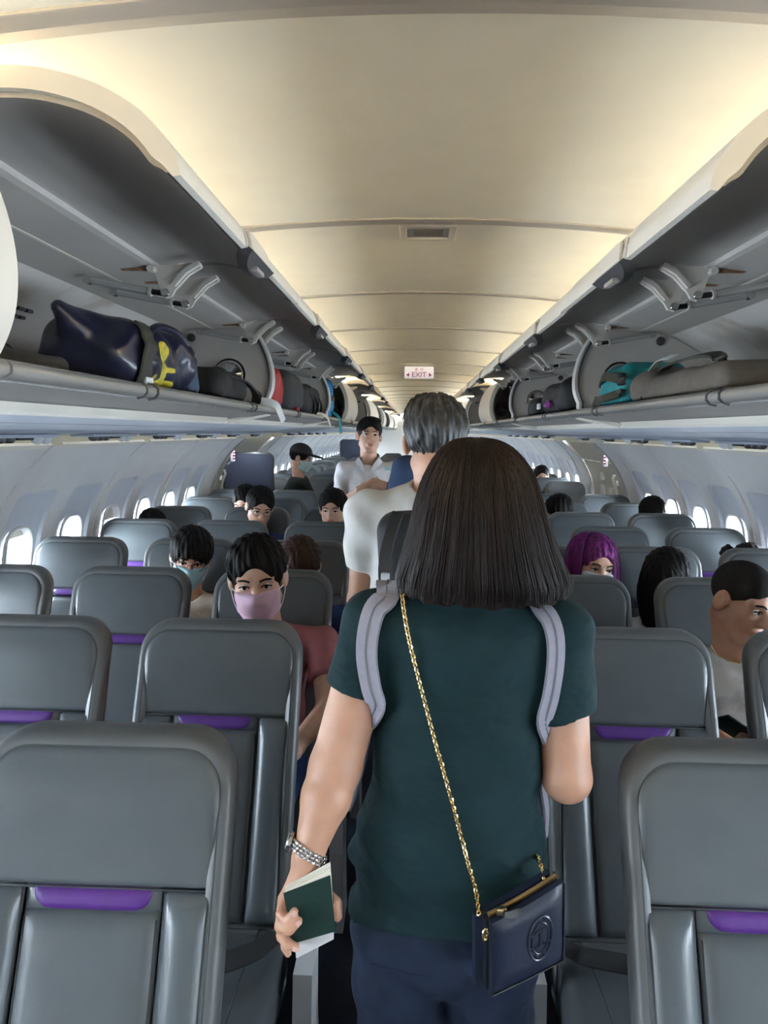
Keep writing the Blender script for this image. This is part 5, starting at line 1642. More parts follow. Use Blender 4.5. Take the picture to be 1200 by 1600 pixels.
def w_trousers(P):
    d = s_cone(P, V3(0.036, WY + 0.005, 0.90), V3(0.036, WY + 0.005, 0.825), 0.130, 0.146, 1.25)
    x = P[:, 0] - 0.036
    for sx in (-1, 1):
        a = V3(0.036 + sx * 0.077, WY - 0.008, 0.79); b = V3(0.036 + sx * 0.072, WY + 0.01, 0.45); c = V3(0.036 + sx * 0.066, WY + 0.03, 0.07)
        d = smin(d, s_cone(P, a, b, 0.083, 0.068, 1.0), 0.014)
        d = smin(d, s_cone(P, b, c, 0.068, 0.060), 0.012)
    d = d + 0.0035 * np.sin(P[:, 2] * 50 + x * 30 + 2 * np.sin(x * 20)) * np.clip((0.85 - P[:, 2]) / 0.1, 0, 1)
    return d
tr = put_sdf('trousers', w_trousers, V3(-0.18, 1.03, 0.02), V3(0.26, 1.42, 1.0), 0.007, 'trousers_navy', woman)
for sx in (-1, 1):
    a = V3(0.036 + sx * 0.058, WY + 0.03, 0.09)
    put_sdf('shoe', lambda P, a=a: smax(smin(s_cone(P, a + V3(0, -0.03, -0.03), a + V3(0, 0.15, -0.045), 0.042, 0.034), s_cone(P, a, a + V3(0, 0, -0.03), 0.045, 0.045), 0.02), 0.004 - P[:, 2], 0.004), a - V3(0.08, 0.12, 0.1), a + V3(0.08, 0.24, 0.08), 0.009, 'shoe', woman)
# pocket seams at the back of the trousers
for sx in (-1, 1):
    pts = []
    for t in np.linspace(-1, 1, 7):
        x = 0.036 + sx * 0.075 + t * 0.045; z = 0.775
        pts.append((x, surf_y(w_trousers, x, z, 1.0, 1.3, 0.002), z))
    put('pocket_seam', tube(pts, 0.002, 5), 'trousers_navy', tr)
# hair: chin-length bob, strands
hx = whc[0]
loft_hair(woman, 'hair', [(0.088, 1.205, 1.612, 0.006, 0.006), (0.086, 1.205, 1.608, 0.032, 0.034), (0.083, 1.205, 1.592, 0.056, 0.060), (0.080, 1.202, 1.560, 0.078, 0.086), (0.079, 1.200, 1.515, 0.094, 0.104), (0.076, 1.196, 1.465, 0.107, 0.114), (0.073, 1.190, 1.415, 0.124, 0.122), (0.071, 1.186, 1.390, 0.132, 0.124), (0.072, 1.186, 1.366, 0.131, 0.120)],
          'hair_dark', open_ang=95, nseg=150, ragged=0.010, amp=0.0035, seed=8, strands=900, th=0.03, strand_r=0.0011)
bpy.data.objects  # keep
hair_o = [c for c in woman.children if c.name.startswith('hair')][0]
# the loft opens towards -y; the woman faces +y, so turn it round her head axis
def turn(o, cx, cy):
    org = np.array(origin_of(woman))
    for me in [o.data] + [c.data for c in o.children]:
        n = len(me.vertices); a = np.empty(n * 3, np.float32); me.vertices.foreach_get('co', a); a = a.reshape(-1, 3)
        a[:, 0] = 2 * (cx - org[0]) - a[:, 0]; a[:, 1] = 2 * (cy - org[1]) - a[:, 1]
        me.vertices.foreach_set('co', a.ravel()); me.update()
turn(hair_o, 0.0765, 1.196)
# ---- backpack worn on her front, grey straps over the shoulders
mat('strap_grey', (0.26, 0.25, 0.30), 0.8, noise=0.05, nscale=80, bump=0.3, bscale=300)
mat('strap_line', (0.13, 0.125, 0.15), 0.8)
fp = thing('backpack', 'backpack with grey straps worn on the front of the woman', 'backpack', (0.045, 1.42, 0.95))
fc = V3(0.045, 1.415, 1.12)
put_sdf('pack_body', lambda P: smin(s_box(P, fc, (0.135, 0.075, 0.185), 0.05), s_box(P, fc + V3(0, 0.06, -0.05), (0.105, 0.05, 0.11), 0.04), 0.02), fc - 0.27, fc + 0.27, 0.009, 'strap_grey', fp)
def shirt_smooth(P): return w_shirt(P, False)
def strap(px_pts, w0, w1, side):
    back = []
    for px, py in px_pts:
        q = at(px, py, 1.12)
        y = surf_y(shirt_smooth, q[0], q[2], 0.98, 1.34, 0.006)
        q = at(px, py, y)
        y = surf_y(shirt_smooth, q[0], q[2], 0.98, 1.34, 0.006)
        back.append((q[0], y, q[2]))
    top = back[0]
    front = [(top[0] + side * -0.01, 1.30, 1.345), (top[0] + side * -0.012, 1.36, 1.30)]
    zt = max(top[2] + 0.012, 1.372)
    over = [(top[0], 1.235, zt)]
    end = [(back[-1][0] + side * 0.012, 1.20, back[-1][2] - 0.045), (back[-1][0] - side * 0.0, 1.30, back[-1][2] - 0.07)]
    pts = front[::-1] + over + back + end
    sp = smooth_path(pts, 5)
    nr = []
    for p in sp:
        nr.append((side * 0.35, -1.0, 0.45) if p[1] < 1.22 else ((0, 0.2, 1) if p[2] > 1.33 else (side, 0.5, 0)))
    W = list(np.linspace(w0, w1, len(sp)))
    b = put('strap', ribbon(sp, nr, W, 0.007), 'strap_grey', fp)
    put('strap_stitch', ribbon([Vector(p) + Vector(n).normalized() * 0.0015 for p, n in zip(sp, nr)], nr, [0.003] * len(sp), 0.0065), 'strap_line', b)
strap([(606, 924), (586, 950), (575, 990), (573, 1030), (580, 1075), (588, 1104)], 0.044, 0.026, -1)
strap([(838, 938), (858, 966), (868, 1000), (868, 1040), (860, 1090), (850, 1128)], 0.036, 0.022, 1)
for side, pts in ((-1, [(582, 1112), (578, 1160), (566, 1210), (548, 1262)]), (1, [(838, 1180), (842, 1225), (848, 1268), (846, 1310)])):
    q = [tuple(at(px, py, 1.235) + V3(side * 0.006, 0, 0)) for px, py in pts]
    put('side_strap', ribbon(smooth_path(q, 4), (side, -0.5, 0), 0.022, 0.004), 'strap_grey', fp)
# ---- passport in her hand
ps = thing('passport', 'dark green passport held in the left hand of the woman', 'passport', tuple((pBL + pBR) / 2))
def slab(quad, y0, y1):
    v = [(q[0], q[1] + y0, q[2]) for q in quad] + [(q[0], q[1] + y1, q[2]) for q in quad]
    return v, [(0, 1, 2, 3), (7, 6, 5, 4), (0, 4, 5, 1), (1, 5, 6, 2), (2, 6, 7, 3), (3, 7, 4, 0)]
put('cover', slab([pTL, pTR, pBR, pBL], -0.001, 0.0015), 'passport_green', ps, smooth=False)
put('cover', slab([pTL, pTR, pBR, pBL], 0.0105, 0.013), 'passport_green', ps, smooth=False)
up = (pTL - pBL) * 0.055 + (pTR - pBR) * 0.03
for i in range(4):
    g = 0.0018 + i * 0.0022
    a, b = pTL + V3(0.001, 0, 0), pTR + V3(-0.001, 0, 0)
    lift = V3(0, 0, 0.0065 + 0.0022 * i)
    put('page', slab([a + lift * 0.4 + V3(0, 0.0, 0), b + lift * 1.2, pBR + V3(-0.002, 0, 0.003), pBL + V3(0.001, 0, 0.003)], g, g + 0.0017), 'paper', ps, smooth=False)
dn = at(462, 1500, 1.085); dn2 = at(521, 1470, 1.085)
put('card_sleeve', slab([pBL + V3(0.0, 0, 0.02), pBR + V3(-0.003, 0, 0.02), dn2, dn], 0.0035, 0.0065), 'paper_grey', ps, smooth=False)
cc = (pTL + pTR + pBL + pBR) / 4
put('crest', lathe([(0.011, 0), (0.011, 0.0003), (0.009, 0.0004)], tuple(cc + V3(0.002, -0.001, 0.004)), (0, -1, 0), 16), 'passport_dim' if 'passport_dim' in MATS else mat('passport_dim', (0.005, 0.030, 0.024), 0.4).name, ps)
# ---- wrist watch
wt = thing('wrist_watch', 'silver metal wrist watch on the left wrist of the woman', 'watch', tuple(wrL))
wax = (wrL - elL) / np.linalg.norm(wrL - elL)
wc = wrL - wax * 0.006
u1 = np.cross(wax, V3(0, 1, 0)); u1 /= np.linalg.norm(u1); u2 = np.cross(wax, u1)
tilt = V3(0.10, 0, -0.12)
def wpt(a, r, h): 
    return wc + u1 * (math.cos(a) * r) + u2 * (math.sin(a) * r) + wax * (h + 0.006 * math.cos(a))
links = []
NL = 26
for i in range(NL):
    a = 2 * math.pi * i / NL
    for rw in range(3):
        b = a + (math.pi / NL if rw == 1 else 0)
        c0 = wpt(b, 0.0285, (rw - 1) * 0.0055)
        rad = (c0 - wc); rad = rad - wax * (rad @ wax); rad /= np.linalg.norm(rad)
        tn = np.cross(wax, rad)
        M4 = Matrix(((tn[0], wax[0], rad[0], c0[0]), (tn[1], wax[1], rad[1], c0[1]), (tn[2], wax[2], rad[2], c0[2]), (0, 0, 0, 1)))
        links.append(xform(box((0, 0, 0), (0.0062, 0.0048, 0.0035), 0.0012, 1), M4))
b = put('bracelet', join(*links), 'steel', wt)
b['kind'] = 'stuff'
aw = math.atan2(float(np.dot(V3(-1, 0, 0.1), u2)), float(np.dot(V3(-1, 0, 0.1), u1)))
c0 = wpt(aw, 0.031, 0.0); rad = c0 - wc; rad = rad - wax * (rad @ wax); rad /= np.linalg.norm(rad)
cs = put('watch_case', lathe([(0.013, -0.003), (0.0155, -0.001), (0.0155, 0.004), (0.0135, 0.006)], tuple(c0), tuple(rad), 24), 'steel', wt, sharp=40)
put('dial', lathe([(0.0125, 0.0), (0.0125, 0.0007)], tuple(c0 + rad * 0.006), tuple(rad), 20), 'paper', cs)
# ---- purse with chain
mat('purse_navy', (0.010, 0.014, 0.030), 0.28, spec=0.6, noise=0.1, nscale=60, bump=0.12, bscale=220, coat=0.15)
mat('purse_dark', (0.006, 0.007, 0.012), 0.4)
mat('zip_gold', (0.30, 0.20, 0.09), 0.35, metal=0.8)
pu = thing('purse', 'navy leather crossbody purse with embossed round emblem and gold chain', 'purse', tuple(at(815, 1540, 1.05)))
A, B, C_, D_ = at(768, 1444, 1.040), at(881, 1378, 1.075), at(880, 1500, 1.075), at(768, 1556, 1.040)   # front face corners: TL TR BR BL
def plane_pt(u, v, w=0.0):
    p = (A * (1 - u) + B * u) * (1 - v) + (D_ * (1 - u) + C_ * u) * v
    n = np.cross(B - A, D_ - A); n /= np.linalg.norm(n)
    if n[1] > 0: n = -n
    return p + n * w
def pouch(w0, w1, u0=0.0, u1=1.0, v0=0.0, v1=1.0, puff=0.007):
    nu, nv = 14, 12
    vs, fs = [], []
    for w, sg in ((w1, 1), (w0, -1)):
        for j in range(nv + 1):
            for i in range(nu + 1):
                u, v = i / nu, j / nv
                e = min(1, 6 * min(u, 1 - u)) * min(1, 6 * min(v, 1 - v))
                uu = u0 + (u1 - u0) * u; vv = v0 + (v1 - v0) * v
                sag = 0.06 * math.sin(math.pi * u) * (1 - v)
                vs.append(tuple(plane_pt(uu, vv + sag * 0.4, w + sg * puff * math.sqrt(e))))
    n = (nu + 1) * (nv + 1)
    for l in (0, 1):
        for j in range(nv):
            for i in range(nu):
                q = l * n + j * (nu + 1) + i
                f = (q, q + 1, q + nu + 2, q + nu + 1)
                fs.append(f if l else f[::-1])
    def edge(ids):
        for a, b in zip(ids[:-1], ids[1:]):
            fs.append((a, b, n + b, n + a))
    edge([i for i in range(nu + 1)]); edge([nv * (nu + 1) + i for i in range(nu + 1)])
    edge([j * (nu + 1) for j in range(nv + 1)]); edge([j * (nu + 1) + nu for j in range(nv + 1)])
    return vs, fs
put('front_pouch', pouch(-0.010, 0.0), 'purse_navy', pu, sharp=60)
put('middle_pouch', pouch(-0.026, -0.012, -0.03, 0.97, 0.02, 0.99, 0.004), 'purse_dark', pu, sharp=60)
put('back_pouch', pouch(-0.040, -0.028, -0.12, 0.93, -0.02, 0.97, 0.004), 'purse_navy', pu, sharp=60)
zp = put('zip', tube([tuple(plane_pt(u, -0.015 + 0.024 * math.sin(math.pi * u), -0.018)) for u in np.linspace(0.02, 0.97, 14)], 0.004, 6), 'zip_gold', pu)
put('zip_pull', ribbon([tuple(plane_pt(u, v, 0.004)) for u, v in ((0.16, -0.06), (0.24, -0.01), (0.34, 0.02), (0.40, 0.02))], (0, -1, 0.3), [0.008, 0.011, 0.012, 0.006], 0.004), 'black', zp)
put('zip_slider', box(tuple(plane_pt(0.16, -0.05, -0.006)), (0.016, 0.010, 0.012), 0.003), 'gold', zp)
# piping on the edges
for nm, w in (('edge_piping', 0.002), ('edge_piping', -0.030)):
    put(nm, tube([tuple(plane_pt(u, v, w)) for u, v in ((0.0, 0.02), (0, 0.5), (0.0, 0.99), (0.5, 1.0), (1.0, 0.99), (1.0, 0.5), (1, 0.01))], 0.0016, 5), 'purse_dark', pu)
# embossed emblem: ring, inner ring, stylised double T with small blocks
def disc_ring(cu, cv, ru, rv, r, n=32, w=0.0075):
    return tube([tuple(plane_pt(cu + ru * math.cos(a), cv + rv * math.sin(a), w)) for a in np.linspace(0, 2 * math.pi, n + 1)[:-1]], r, 6, closed=True)
em = put('emblem', disc_ring(0.64, 0.50, 0.165, 0.275, 0.0022), 'purse_navy', pu)
put('emblem_ring', disc_ring(0.64, 0.50, 0.115, 0.195, 0.0012), 'purse_navy', em)
tb = []
for v0, sg in ((0.50, -1), (0.50, 1)):
    tb.append(tube([tuple(plane_pt(0.64, v0, 0.0078)), tuple(plane_pt(0.64, v0 + sg * 0.10, 0.0078))], 0.0022, 6))
    tb.append(tube([tuple(plane_pt(0.64 - 0.07, v0 + sg * 0.10, 0.0078)), tuple(plane_pt(0.64 + 0.07, v0 + sg * 0.10, 0.0078))], 0.0022, 6))
for a in np.linspace(0, 2 * math.pi, 9)[:-1]:
    c0 = plane_pt(0.64 + 0.14 * math.cos(a + 0.39), 0.50 + 0.235 * math.sin(a + 0.39), 0.0075)
    tb.append(box(tuple(c0), (0.005, 0.003, 0.005), 0.001, 1))
put('emblem_motif', join(*tb), 'purse_navy', em)
# chain strap over her left shoulder, across the back
def chain(pts, r_l, wire, name, par):
    P = [Vector(p) for p in smooth_path(pts, 12)]
    L = [0.0]
    for a, b in zip(P[:-1], P[1:]): L.append(L[-1] + (b - a).length)
    step = r_l * 1.45
    n = int(L[-1] / step)
    out = []
    for i in range(n):
        s0 = i * step
        k = max(0, min(len(P) - 2, int(np.searchsorted(L, s0)) - 1))
        t = (s0 - L[k]) / max(1e-6, L[k + 1] - L[k])
        c = P[k].lerp(P[k + 1], t); tg = (P[k + 1] - P[k]).normalized()
        nn = Vector((0.15, -1, 0.2)); nn = (nn - tg * nn.dot(tg)).normalized(); bb = tg.cross(nn)
        ang = 0.75 if i % 2 else -0.75
        side = bb * math.cos(ang) + nn * math.sin(ang)
        out.append(tube([tuple(c + tg * (r_l * math.cos(a)) + side * (r_l * 0.62 * math.sin(a))) for a in np.linspace(0, 2 * math.pi, 9)[:-1]], wire, 4, closed=True))
    o = put(name, join(*out), 'gold', par)
    o['kind'] = 'stuff'
    return o
cp = []
for px, py in ((628, 916), (632, 960), (644, 1020), (662, 1090), (683, 1170), (694, 1208), (704, 1245), (714, 1283), (724, 1320), (734, 1358), (744, 1395)):
    q = at(px, py, 1.10)
    for _ in range(2):
        y = surf_y(w_shirt, q[0], q[2], 0.95, 1.34, 0.010)
        q = at(px, py, y)
    cp.append((q[0], min(q[1], 1.20), q[2]))
cp = [(cp[0][0] + 0.004, 1.245, cp[0][2] + 0.012)] + cp + [tuple(plane_pt(-0.10, -0.02, -0.018))]
chain(cp, 0.0048, 0.0013, 'chain', pu)
cp2 = [tuple(at(838, 1333, 1.17)), tuple(at(844, 1350, 1.12)), tuple(at(850, 1372, 1.10)), tuple(plane_pt(0.78, -0.10, -0.020))]
chain(cp2, 0.0048, 0.0013, 'chain', pu)
put('hook', tube([tuple(plane_pt(-0.10 + 0.03 * math.cos(a), 0.06 + 0.07 * math.sin(a), 0.004)) for a in np.linspace(0, 2 * math.pi, 13)[:-1]], 0.002, 6, closed=True), 'gold', pu)
# ================================================================== luggage in the bins
mat('bag_navy', (0.008, 0.010, 0.030), 0.35, noise=0.25, nscale=25, bump=0.5, bscale=25, coat=0.2)
mat('bag_yellow', (0.48, 0.40, 0.02), 0.4, col2=(0.25, 0.22, 0.10), nscale=40, clo=0.5, chi=0.75)
mat('bag_denim', (0.030, 0.060, 0.110), 0.7, noise=0.15, nscale=60, bump=0.4, bscale=100)
mat('bag_red', (0.30, 0.016, 0.018), 0.7, noise=0.1, nscale=40, bump=0.4, bscale=40)
mat('bag_charcoal', (0.030, 0.031, 0.033), 0.8, noise=0.15, nscale=80, bump=0.4, bscale=120)
mat('bag_taupe', (0.105, 0.092, 0.080), 0.75, noise=0.1, nscale=40, bump=0.4, bscale=60)
mat('bag_teal', (0.008, 0.22, 0.24), 0.6, noise=0.1, nscale=40, bump=0.4, bscale=40)
mat('bag_blue', (0.02, 0.20, 0.42), 0.6, noise=0.1, nscale=40, bump=0.4, bscale=40)
mat('bag_olive', (0.030, 0.031, 0.024), 0.6, noise=0.1, nscale=60, bump=0.3, bscale=120)
mat('tag_white', (0.70, 0.74, 0.74), 0.5)
mat('buckle_purple', (0.18, 0.03, 0.20), 0.3)
ZF = 1.712
def bag(name, label, fn, lo, hi, h, m, cat='bag', part='bag_body'):
    lo, hi = np.array(lo, float), np.array(hi, float)
    t = thing(name, label, cat, ((lo[0] + hi[0]) / 2, (lo[1] + hi[1]) / 2, ZF))
    put_sdf(part, fn, lo, hi, h, m, t)
    return t
def wob(P, a=0.004, f=30, ph=0.0):
    return a * (np.sin(P[:, 0] * f + ph + 2 * np.sin(P[:, 1] * f * 0.6)) * np.sin(P[:, 2] * f * 1.3 + ph) + 0.6 * np.sin(P[:, 1] * f * 1.4 + P[:, 2] * f))
# duffel: rounded body, peaked near end
c = V3(-0.765, 1.94, ZF + 0.078)
def duffel(P):
    d = s_box(P, c, (0.125, 0.245, 0.078), 0.070)
    d = smin(d, s_ell(P, c + V3(0.02, 0.13, 0.012), (0.115, 0.13, 0.080)), 0.03)
    d = smin(d, s_cone(P, c + V3(0, -0.19, 0.02), V3(-0.80, 1.665, ZF + 0.172), 0.055, 0.018), 0.05)
    d = smax(d, ZF + 0.002 - P[:, 2], 0.01)
    return d + wob(P, 0.0055, 36) + 0.0015 * np.sin(P[:, 1] * 95 + 3 * np.sin(P[:, 2] * 40))
dfl = bag('duffel_bag', 'dark navy duffel bag with yellow print in the near left bin', duffel, (-0.95, 1.60, ZF - 0.02), (-0.58, 2.28, ZF + 0.23), 0.006, 'bag_navy')
def patch(name, ell, m, off=0.003, h=0.0045):
    def fn(P):
        e = None
        for cc, rr in ell:
            q = s_ell(P, cc, rr)
            e = q if e is None else np.minimum(e, q)
        return smax(duffel(P) - off, e, 0.002)
    L = np.array([np.array(cc) - np.array(rr) for cc, rr in ell]).min(0); H = np.array([np.array(cc) + np.array(rr) for cc, rr in ell]).max(0)
    return put_sdf(name, fn, L - 0.02, H + 0.02, h, m, dfl)
patch('yellow_print', [((-0.66, 1.875, 1.806), (0.06, 0.030, 0.027)), ((-0.66, 1.890, 1.757), (0.06, 0.026, 0.027)), ((-0.66, 1.915, 1.730), (0.07, 0.080, 0.012)), ((-0.66, 1.825, 1.742), (0.05, 0.009, 0.008)), ((-0.66, 1.93, 1.765), (0.06, 0.030, 0.008))], 'bag_yellow')
patch('yellow_mark', [((-0.74, 1.655, 1.80), (0.05, 0.020, 0.014))], 'bag_yellow')
def wrap(fn, y, z0, z1, xo, off, n=9):
    """points over a bag surface at given y, from low z on the aisle side up and over"""
    pts = []
    for z in np.linspace(z0, z1, n):
        xs = np.linspace(xo, xo - 0.3, 80) if xo < 0 else np.linspace(xo, xo + 0.3, 80)
        P = np.stack([xs, np.full(80, y), np.full(80, z)], 1).astype(np.float32)
        d = fn(P) - off
        k = int(np.argmax(d < 0))
        if d[k] < 0: pts.append((xs[k], y, z))
    return pts
bw = wrap(duffel, 1.765, ZF + 0.012, ZF + 0.148, -0.55, 0.006)
put('web_strap', ribbon(smooth_path(bw, 3), (1, 0, 0.6), 0.07, 0.005), 'bag_olive', dfl)
put('strap_tab', box((bw[0][0] + 0.006, 1.785, ZF + 0.012), (0.012, 0.05, 0.03), 0.004), 'tag_white', dfl)
hd = [(-0.66, 1.81, 1.80), (-0.66, 1.84, 1.852), (-0.66, 1.93, 1.872), (-0.66, 2.06, 1.868), (-0.655, 2.16, 1.83)]
put('handle', tube(smooth_path(hd, 5), 0.009, 8), 'bag_navy', dfl)
zz = wrap(duffel, 2.19, ZF + 0.03, ZF + 0.13, -0.55, 0.003)
if len(zz) > 2:
    put('zip', tube(zz, 0.004, 6), 'steel', dfl)
c2 = V3(-0.735, 2.235, ZF + 0.062)
j = bag('denim_pouch', 'blue denim pouch leaning on the end of the duffel bag', lambda P: smax(s_box(P, c2, (0.075, 0.035, 0.062), 0.03, np.array(Matrix.Rotation(0.35, 3, 'X'))) + wob(P, 0.003, 40), ZF + 0.002 - P[:, 2], 0.008), c2 - 0.14, c2 + 0.14, 0.006, 'bag_denim')
put('red_tab', box((-0.69, 2.245, ZF + 0.122), (0.012, 0.05, 0.02), 0.004), 'bag_red', j)
# black backpack at the far end of the near left bin
c3 = V3(-0.80, 2.74, ZF + 0.060)
b3 = bag('backpack', 'soft black backpack lying below the round mirror in the near left bin', lambda P: smax(smin(s_box(P, c3, (0.13, 0.20, 0.06), 0.05), s_ell(P, c3 + V3(0.05, 0.16, 0.0), (0.07, 0.07, 0.06)), 0.03) + wob(P, 0.005, 28), ZF + 0.002 - P[:, 2], 0.008), c3 - V3(0.2, 0.3, 0.1), c3 + V3(0.2, 0.32, 0.12), 0.008, 'black_fabric', 'backpack')
put('strap', ribbon(smooth_path([(-0.70, 2.70, ZF + 0.105), (-0.665, 2.86, ZF + 0.09), (-0.655, 3.02, ZF + 0.05), (-0.68, 3.14, ZF + 0.012)], 5), (0.5, 0, 1), 0.035, 0.006), 'black_fabric', b3)
put('strap', ribbon(smooth_path([(-0.72, 2.80, ZF + 0.10), (-0.70, 2.96, ZF + 0.085), (-0.66, 3.08, ZF + 0.06), (-0.655, 3.12, ZF + 0.02)], 5), (0.5, 0, 1), 0.03, 0.006), 'black_fabric', b3)
put('luggage_tag', ribbon(smooth_path([(-0.645, 3.08, 1.735), (-0.590, 3.10, 1.722), (-0.575, 3.12, 1.69), (-0.565, 3.14, 1.655)], 4), (1, -0.6, 0.2), 0.035, 0.002), 'tag_white', b3)
# black item at the extreme left
c4 = V3(-0.80, 1.415, ZF + 0.030)
b4 = bag('rolled_pouch', 'black rolled item lying at the extreme left edge of the near bin', lambda P: smin(s_cone(P, V3(-0.85, 1.25, ZF + 0.03), V3(-0.73, 1.50, ZF + 0.024), 0.030, 0.022), s_ell(P, V3(-0.80, 1.34, ZF + 0.065), (0.035, 0.06, 0.028)), 0.015) + wob(P, 0.002, 40), c4 - V3(0.15, 0.24, 0.06), c4 + V3(0.15, 0.18, 0.1), 0.007, 'bag_charcoal', 'bag')
put('snap_band', tube([(-0.79 + 0.030 * math.cos(a), 1.40, ZF + 0.030 + 0.030 * math.sin(a)) for a in np.linspace(0, 6.28, 13)[:-1]], 0.003, 5, closed=True), 'black', b4)
# second left bin: red jacket, black backpacks
c5 = V3(-0.79, 3.62, ZF + 0.10)
b5 = bag('folded_jacket', 'red jacket stuffed at the near end of the second left bin', lambda P: smax(s_box(P, c5, (0.13, 0.10, 0.10), 0.05) + wob(P, 0.008, 30), ZF + 0.002 - P[:, 2], 0.008), c5 - 0.22, c5 + 0.22, 0.009, 'bag_red', 'jacket', 'jacket_body')
c6 = V3(-0.78, 4.02, ZF + 0.105)
b6 = bag('backpack', 'large charcoal backpack with red zip pull in the second left bin', lambda P: smax(smin(s_box(P, c6, (0.14, 0.22, 0.105), 0.07), s_box(P, c6 + V3(0.09, 0.02, -0.02), (0.06, 0.15, 0.06), 0.03), 0.02) + wob(P, 0.004, 26), ZF + 0.002 - P[:, 2], 0.008), c6 - V3(0.22, 0.32, 0.14), c6 + V3(0.24, 0.32, 0.17), 0.009, 'bag_charcoal', 'backpack')
put('zip_pull', box((-0.655, 4.05, ZF + 0.02), (0.03, 0.09, 0.022), 0.006), 'bag_red', b6)
c7 = V3(-0.77, 4.66, ZF + 0.09)
b7 = bag('backpack', 'black strappy backpack at the far end of the second left bin', lambda P: smax(s_box(P, c7, (0.13, 0.32, 0.09), 0.06) + wob(P, 0.008, 22), ZF + 0.002 - P[:, 2], 0.008), c7 - V3(0.2, 0.42, 0.12), c7 + V3(0.2, 0.42, 0.15), 0.010, 'black_fabric', 'backpack')
for q in range(3):
    y = 4.45 + q * 0.18
    put('strap', ribbon(smooth_path([(-0.66, y, ZF + 0.16), (-0.632, y + 0.08, ZF + 0.10), (-0.632, y + 0.16, ZF + 0.05), (-0.65, y + 0.20, ZF + 0.01)], 4), (1, 0, 0.4), 0.03, 0.006), 'black_fabric', b7)
put('luggage_tag', ribbon(smooth_path([(-0.64, 4.80, 1.73), (-0.585, 4.84, 1.71), (-0.57, 4.88, 1.67), (-0.565, 4.92, 1.64)], 3), (1, -0.6, 0.2), 0.022, 0.002), 'shade', b7)
# third left bin: blue bags
c8 = V3(-0.78, 5.72, ZF + 0.14)
b8 = bag('sports_bag', 'bright blue bag with a grey band in the third left bin', lambda P: smax(s_box(P, c8, (0.13, 0.20, 0.14), 0.05) + wob(P, 0.005, 26), ZF + 0.002 - P[:, 2], 0.008), c8 - V3(0.2, 0.3, 0.17), c8 + V3(0.2, 0.3, 0.19), 0.011, 'bag_blue')
put('band', box((-0.78, 5.72, ZF + 0.15), (0.275, 0.42, 0.05), 0.02), 'bag_charcoal', b8)
put('luggage_tag', ribbon(smooth_path([(-0.64, 5.62, 1.76), (-0.585, 5.62, 1.72), (-0.575, 5.64, 1.66), (-0.57, 5.66, 1.60)], 3), (1, -0.6, 0.2), 0.03, 0.002), 'bag_teal', b8)
# right near bin: taupe shoulder bag and teal bag
c9 = V3(0.775, 2.13, ZF + 0.040)
def taupe(P):
    d = s_box(P, c9, (0.125, 0.36, 0.040), 0.036)
    d = smin(d, s_ell(P, c9 + V3(-0.03, 0.27, 0.02), (0.10, 0.10, 0.052)), 0.04)
    return smax(d + wob(P, 0.003, 24), ZF + 0.002 - P[:, 2], 0.008)
b9 = bag('shoulder_bag', 'flat taupe shoulder bag lying in the near right bin', taupe, c9 - V3(0.2, 0.45, 0.08), c9 + V3(0.2, 0.45, 0.13), 0.007, 'bag_taupe')
put('shoulder_strap', ribbon(smooth_path([(0.72, 2.42, ZF + 0.075), (0.70, 2.30, ZF + 0.105), (0.70, 2.10, ZF + 0.112), (0.70, 1.94, ZF + 0.105), (0.70, 1.90, ZF + 0.085), (0.71, 2.02, ZF + 0.082)], 5), (-0.3, 0, 1), 0.035, 0.007), 'bag_olive', b9)
put('seam', tube(smooth_path([(0.652, 2.37, ZF + 0.012), (0.662, 2.375, ZF + 0.05), (0.70, 2.38, ZF + 0.085)], 4), 0.003, 5), 'dark_grey', b9)
put('luggage_tag', ribbon(smooth_path([(0.668, 2.32, ZF + 0.10), (0.668, 2.24, ZF + 0.122), (0.675, 2.16, ZF + 0.12)], 4), (-0.5, 0, 1), 0.035, 0.002), 'tag_white', b9)
put('tag_mark', lathe([(0.009, 0), (0.009, 0.001)], (0.668, 2.21, ZF + 0.1245), (-0.45, 0, 1), 12), 'badge_blue', b9)
c10 = V3(0.755, 2.72, ZF + 0.072)
b10 = bag('backpack', 'teal backpack with dark buckled strap behind the taupe bag', lambda P: smax(s_box(P, c10, (0.115, 0.16, 0.072), 0.05) + wob(P, 0.004, 26), ZF + 0.002 - P[:, 2], 0.008), c10 - V3(0.2, 0.25, 0.1), c10 + V3(0.2, 0.25, 0.12), 0.008, 'bag_teal', 'backpack')
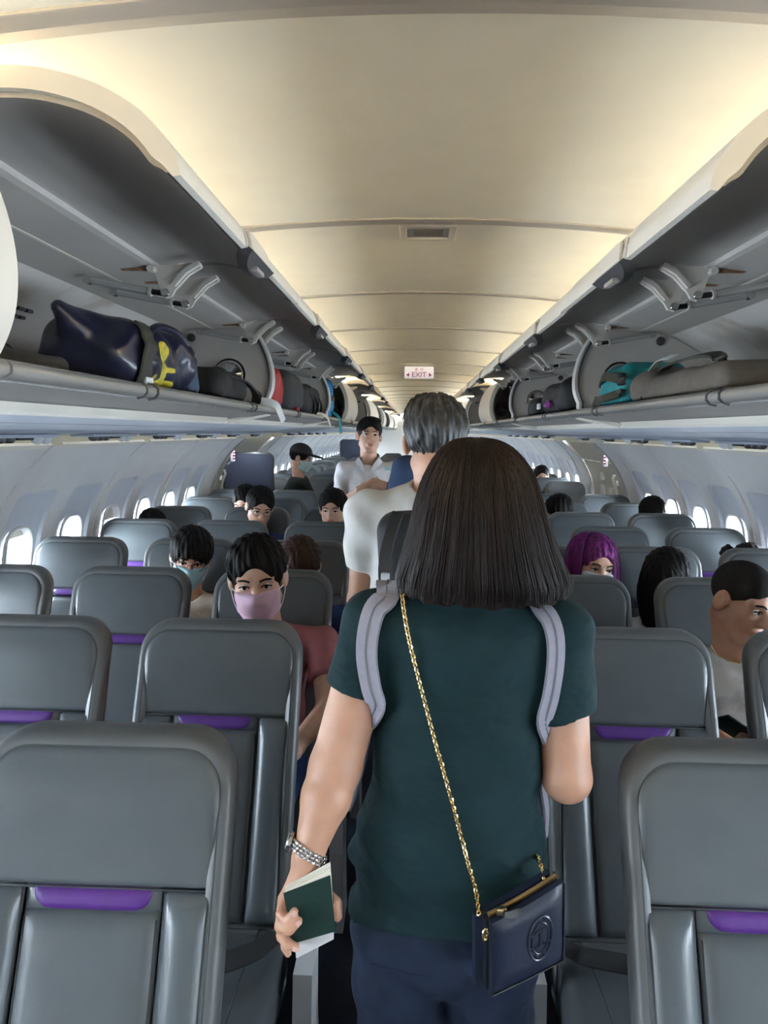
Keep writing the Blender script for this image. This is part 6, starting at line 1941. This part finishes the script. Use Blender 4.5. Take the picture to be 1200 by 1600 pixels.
put('strap', ribbon(smooth_path([(0.625, 2.86, ZF + 0.03), (0.60, 2.74, ZF + 0.02), (0.598, 2.62, ZF + 0.025), (0.63, 2.52, ZF + 0.04)], 5), (-1, 0, 0.3), 0.03, 0.006), 'bag_olive', b10)
put('strap', ribbon(smooth_path([(0.65, 2.88, ZF + 0.09), (0.625, 2.76, ZF + 0.10), (0.615, 2.64, ZF + 0.10), (0.64, 2.52, ZF + 0.08)], 5), (-1, 0, 0.3), 0.03, 0.006), 'bag_olive', b10)
put('buckle', join(*[box((0.630, 2.52, ZF + 0.095 - q * 0.025), (0.016, 0.05, 0.012), 0.003) for q in range(3)]), 'black', b10)
# right second bin: black bag with purple buckle
c11 = V3(0.775, 3.92, ZF + 0.085)
b11 = bag('backpack', 'black backpack with purple buckle in the second right bin', lambda P: smax(smin(s_box(P, c11, (0.13, 0.30, 0.075), 0.06), s_ell(P, c11 + V3(0.02, -0.22, 0.03), (0.10, 0.14, 0.09)), 0.04) + wob(P, 0.005, 24), ZF + 0.002 - P[:, 2], 0.008), c11 - V3(0.2, 0.45, 0.12), c11 + V3(0.2, 0.42, 0.16), 0.010, 'black_fabric', 'backpack')
put('purple_buckle', join(tube([(0.632, 3.80, ZF + 0.045), (0.632, 3.98, ZF + 0.05)], 0.010, 8), tube([(0.630, 3.86, ZF + 0.03), (0.630, 3.86, ZF + 0.07)], 0.012, 8)), 'buckle_purple', b11)
put('tag', box((0.63, 4.16, ZF + 0.05), (0.01, 0.08, 0.03), 0.003), 'tag_white', b11)
c12 = V3(0.79, 4.85, ZF + 0.06)
b12 = bag('pouch', 'small black pouch beside the far mirror in the second right bin', lambda P: smax(s_box(P, c12, (0.11, 0.14, 0.06), 0.05) + wob(P, 0.005, 24), ZF + 0.002 - P[:, 2], 0.008), c12 - V3(0.2, 0.25, 0.1), c12 + V3(0.2, 0.25, 0.12), 0.011, 'bag_charcoal', 'bag')
put('pouch_zip', tube([(0.675, 4.74, ZF + 0.09), (0.672, 4.96, ZF + 0.09)], 0.004, 5), 'steel', b12)
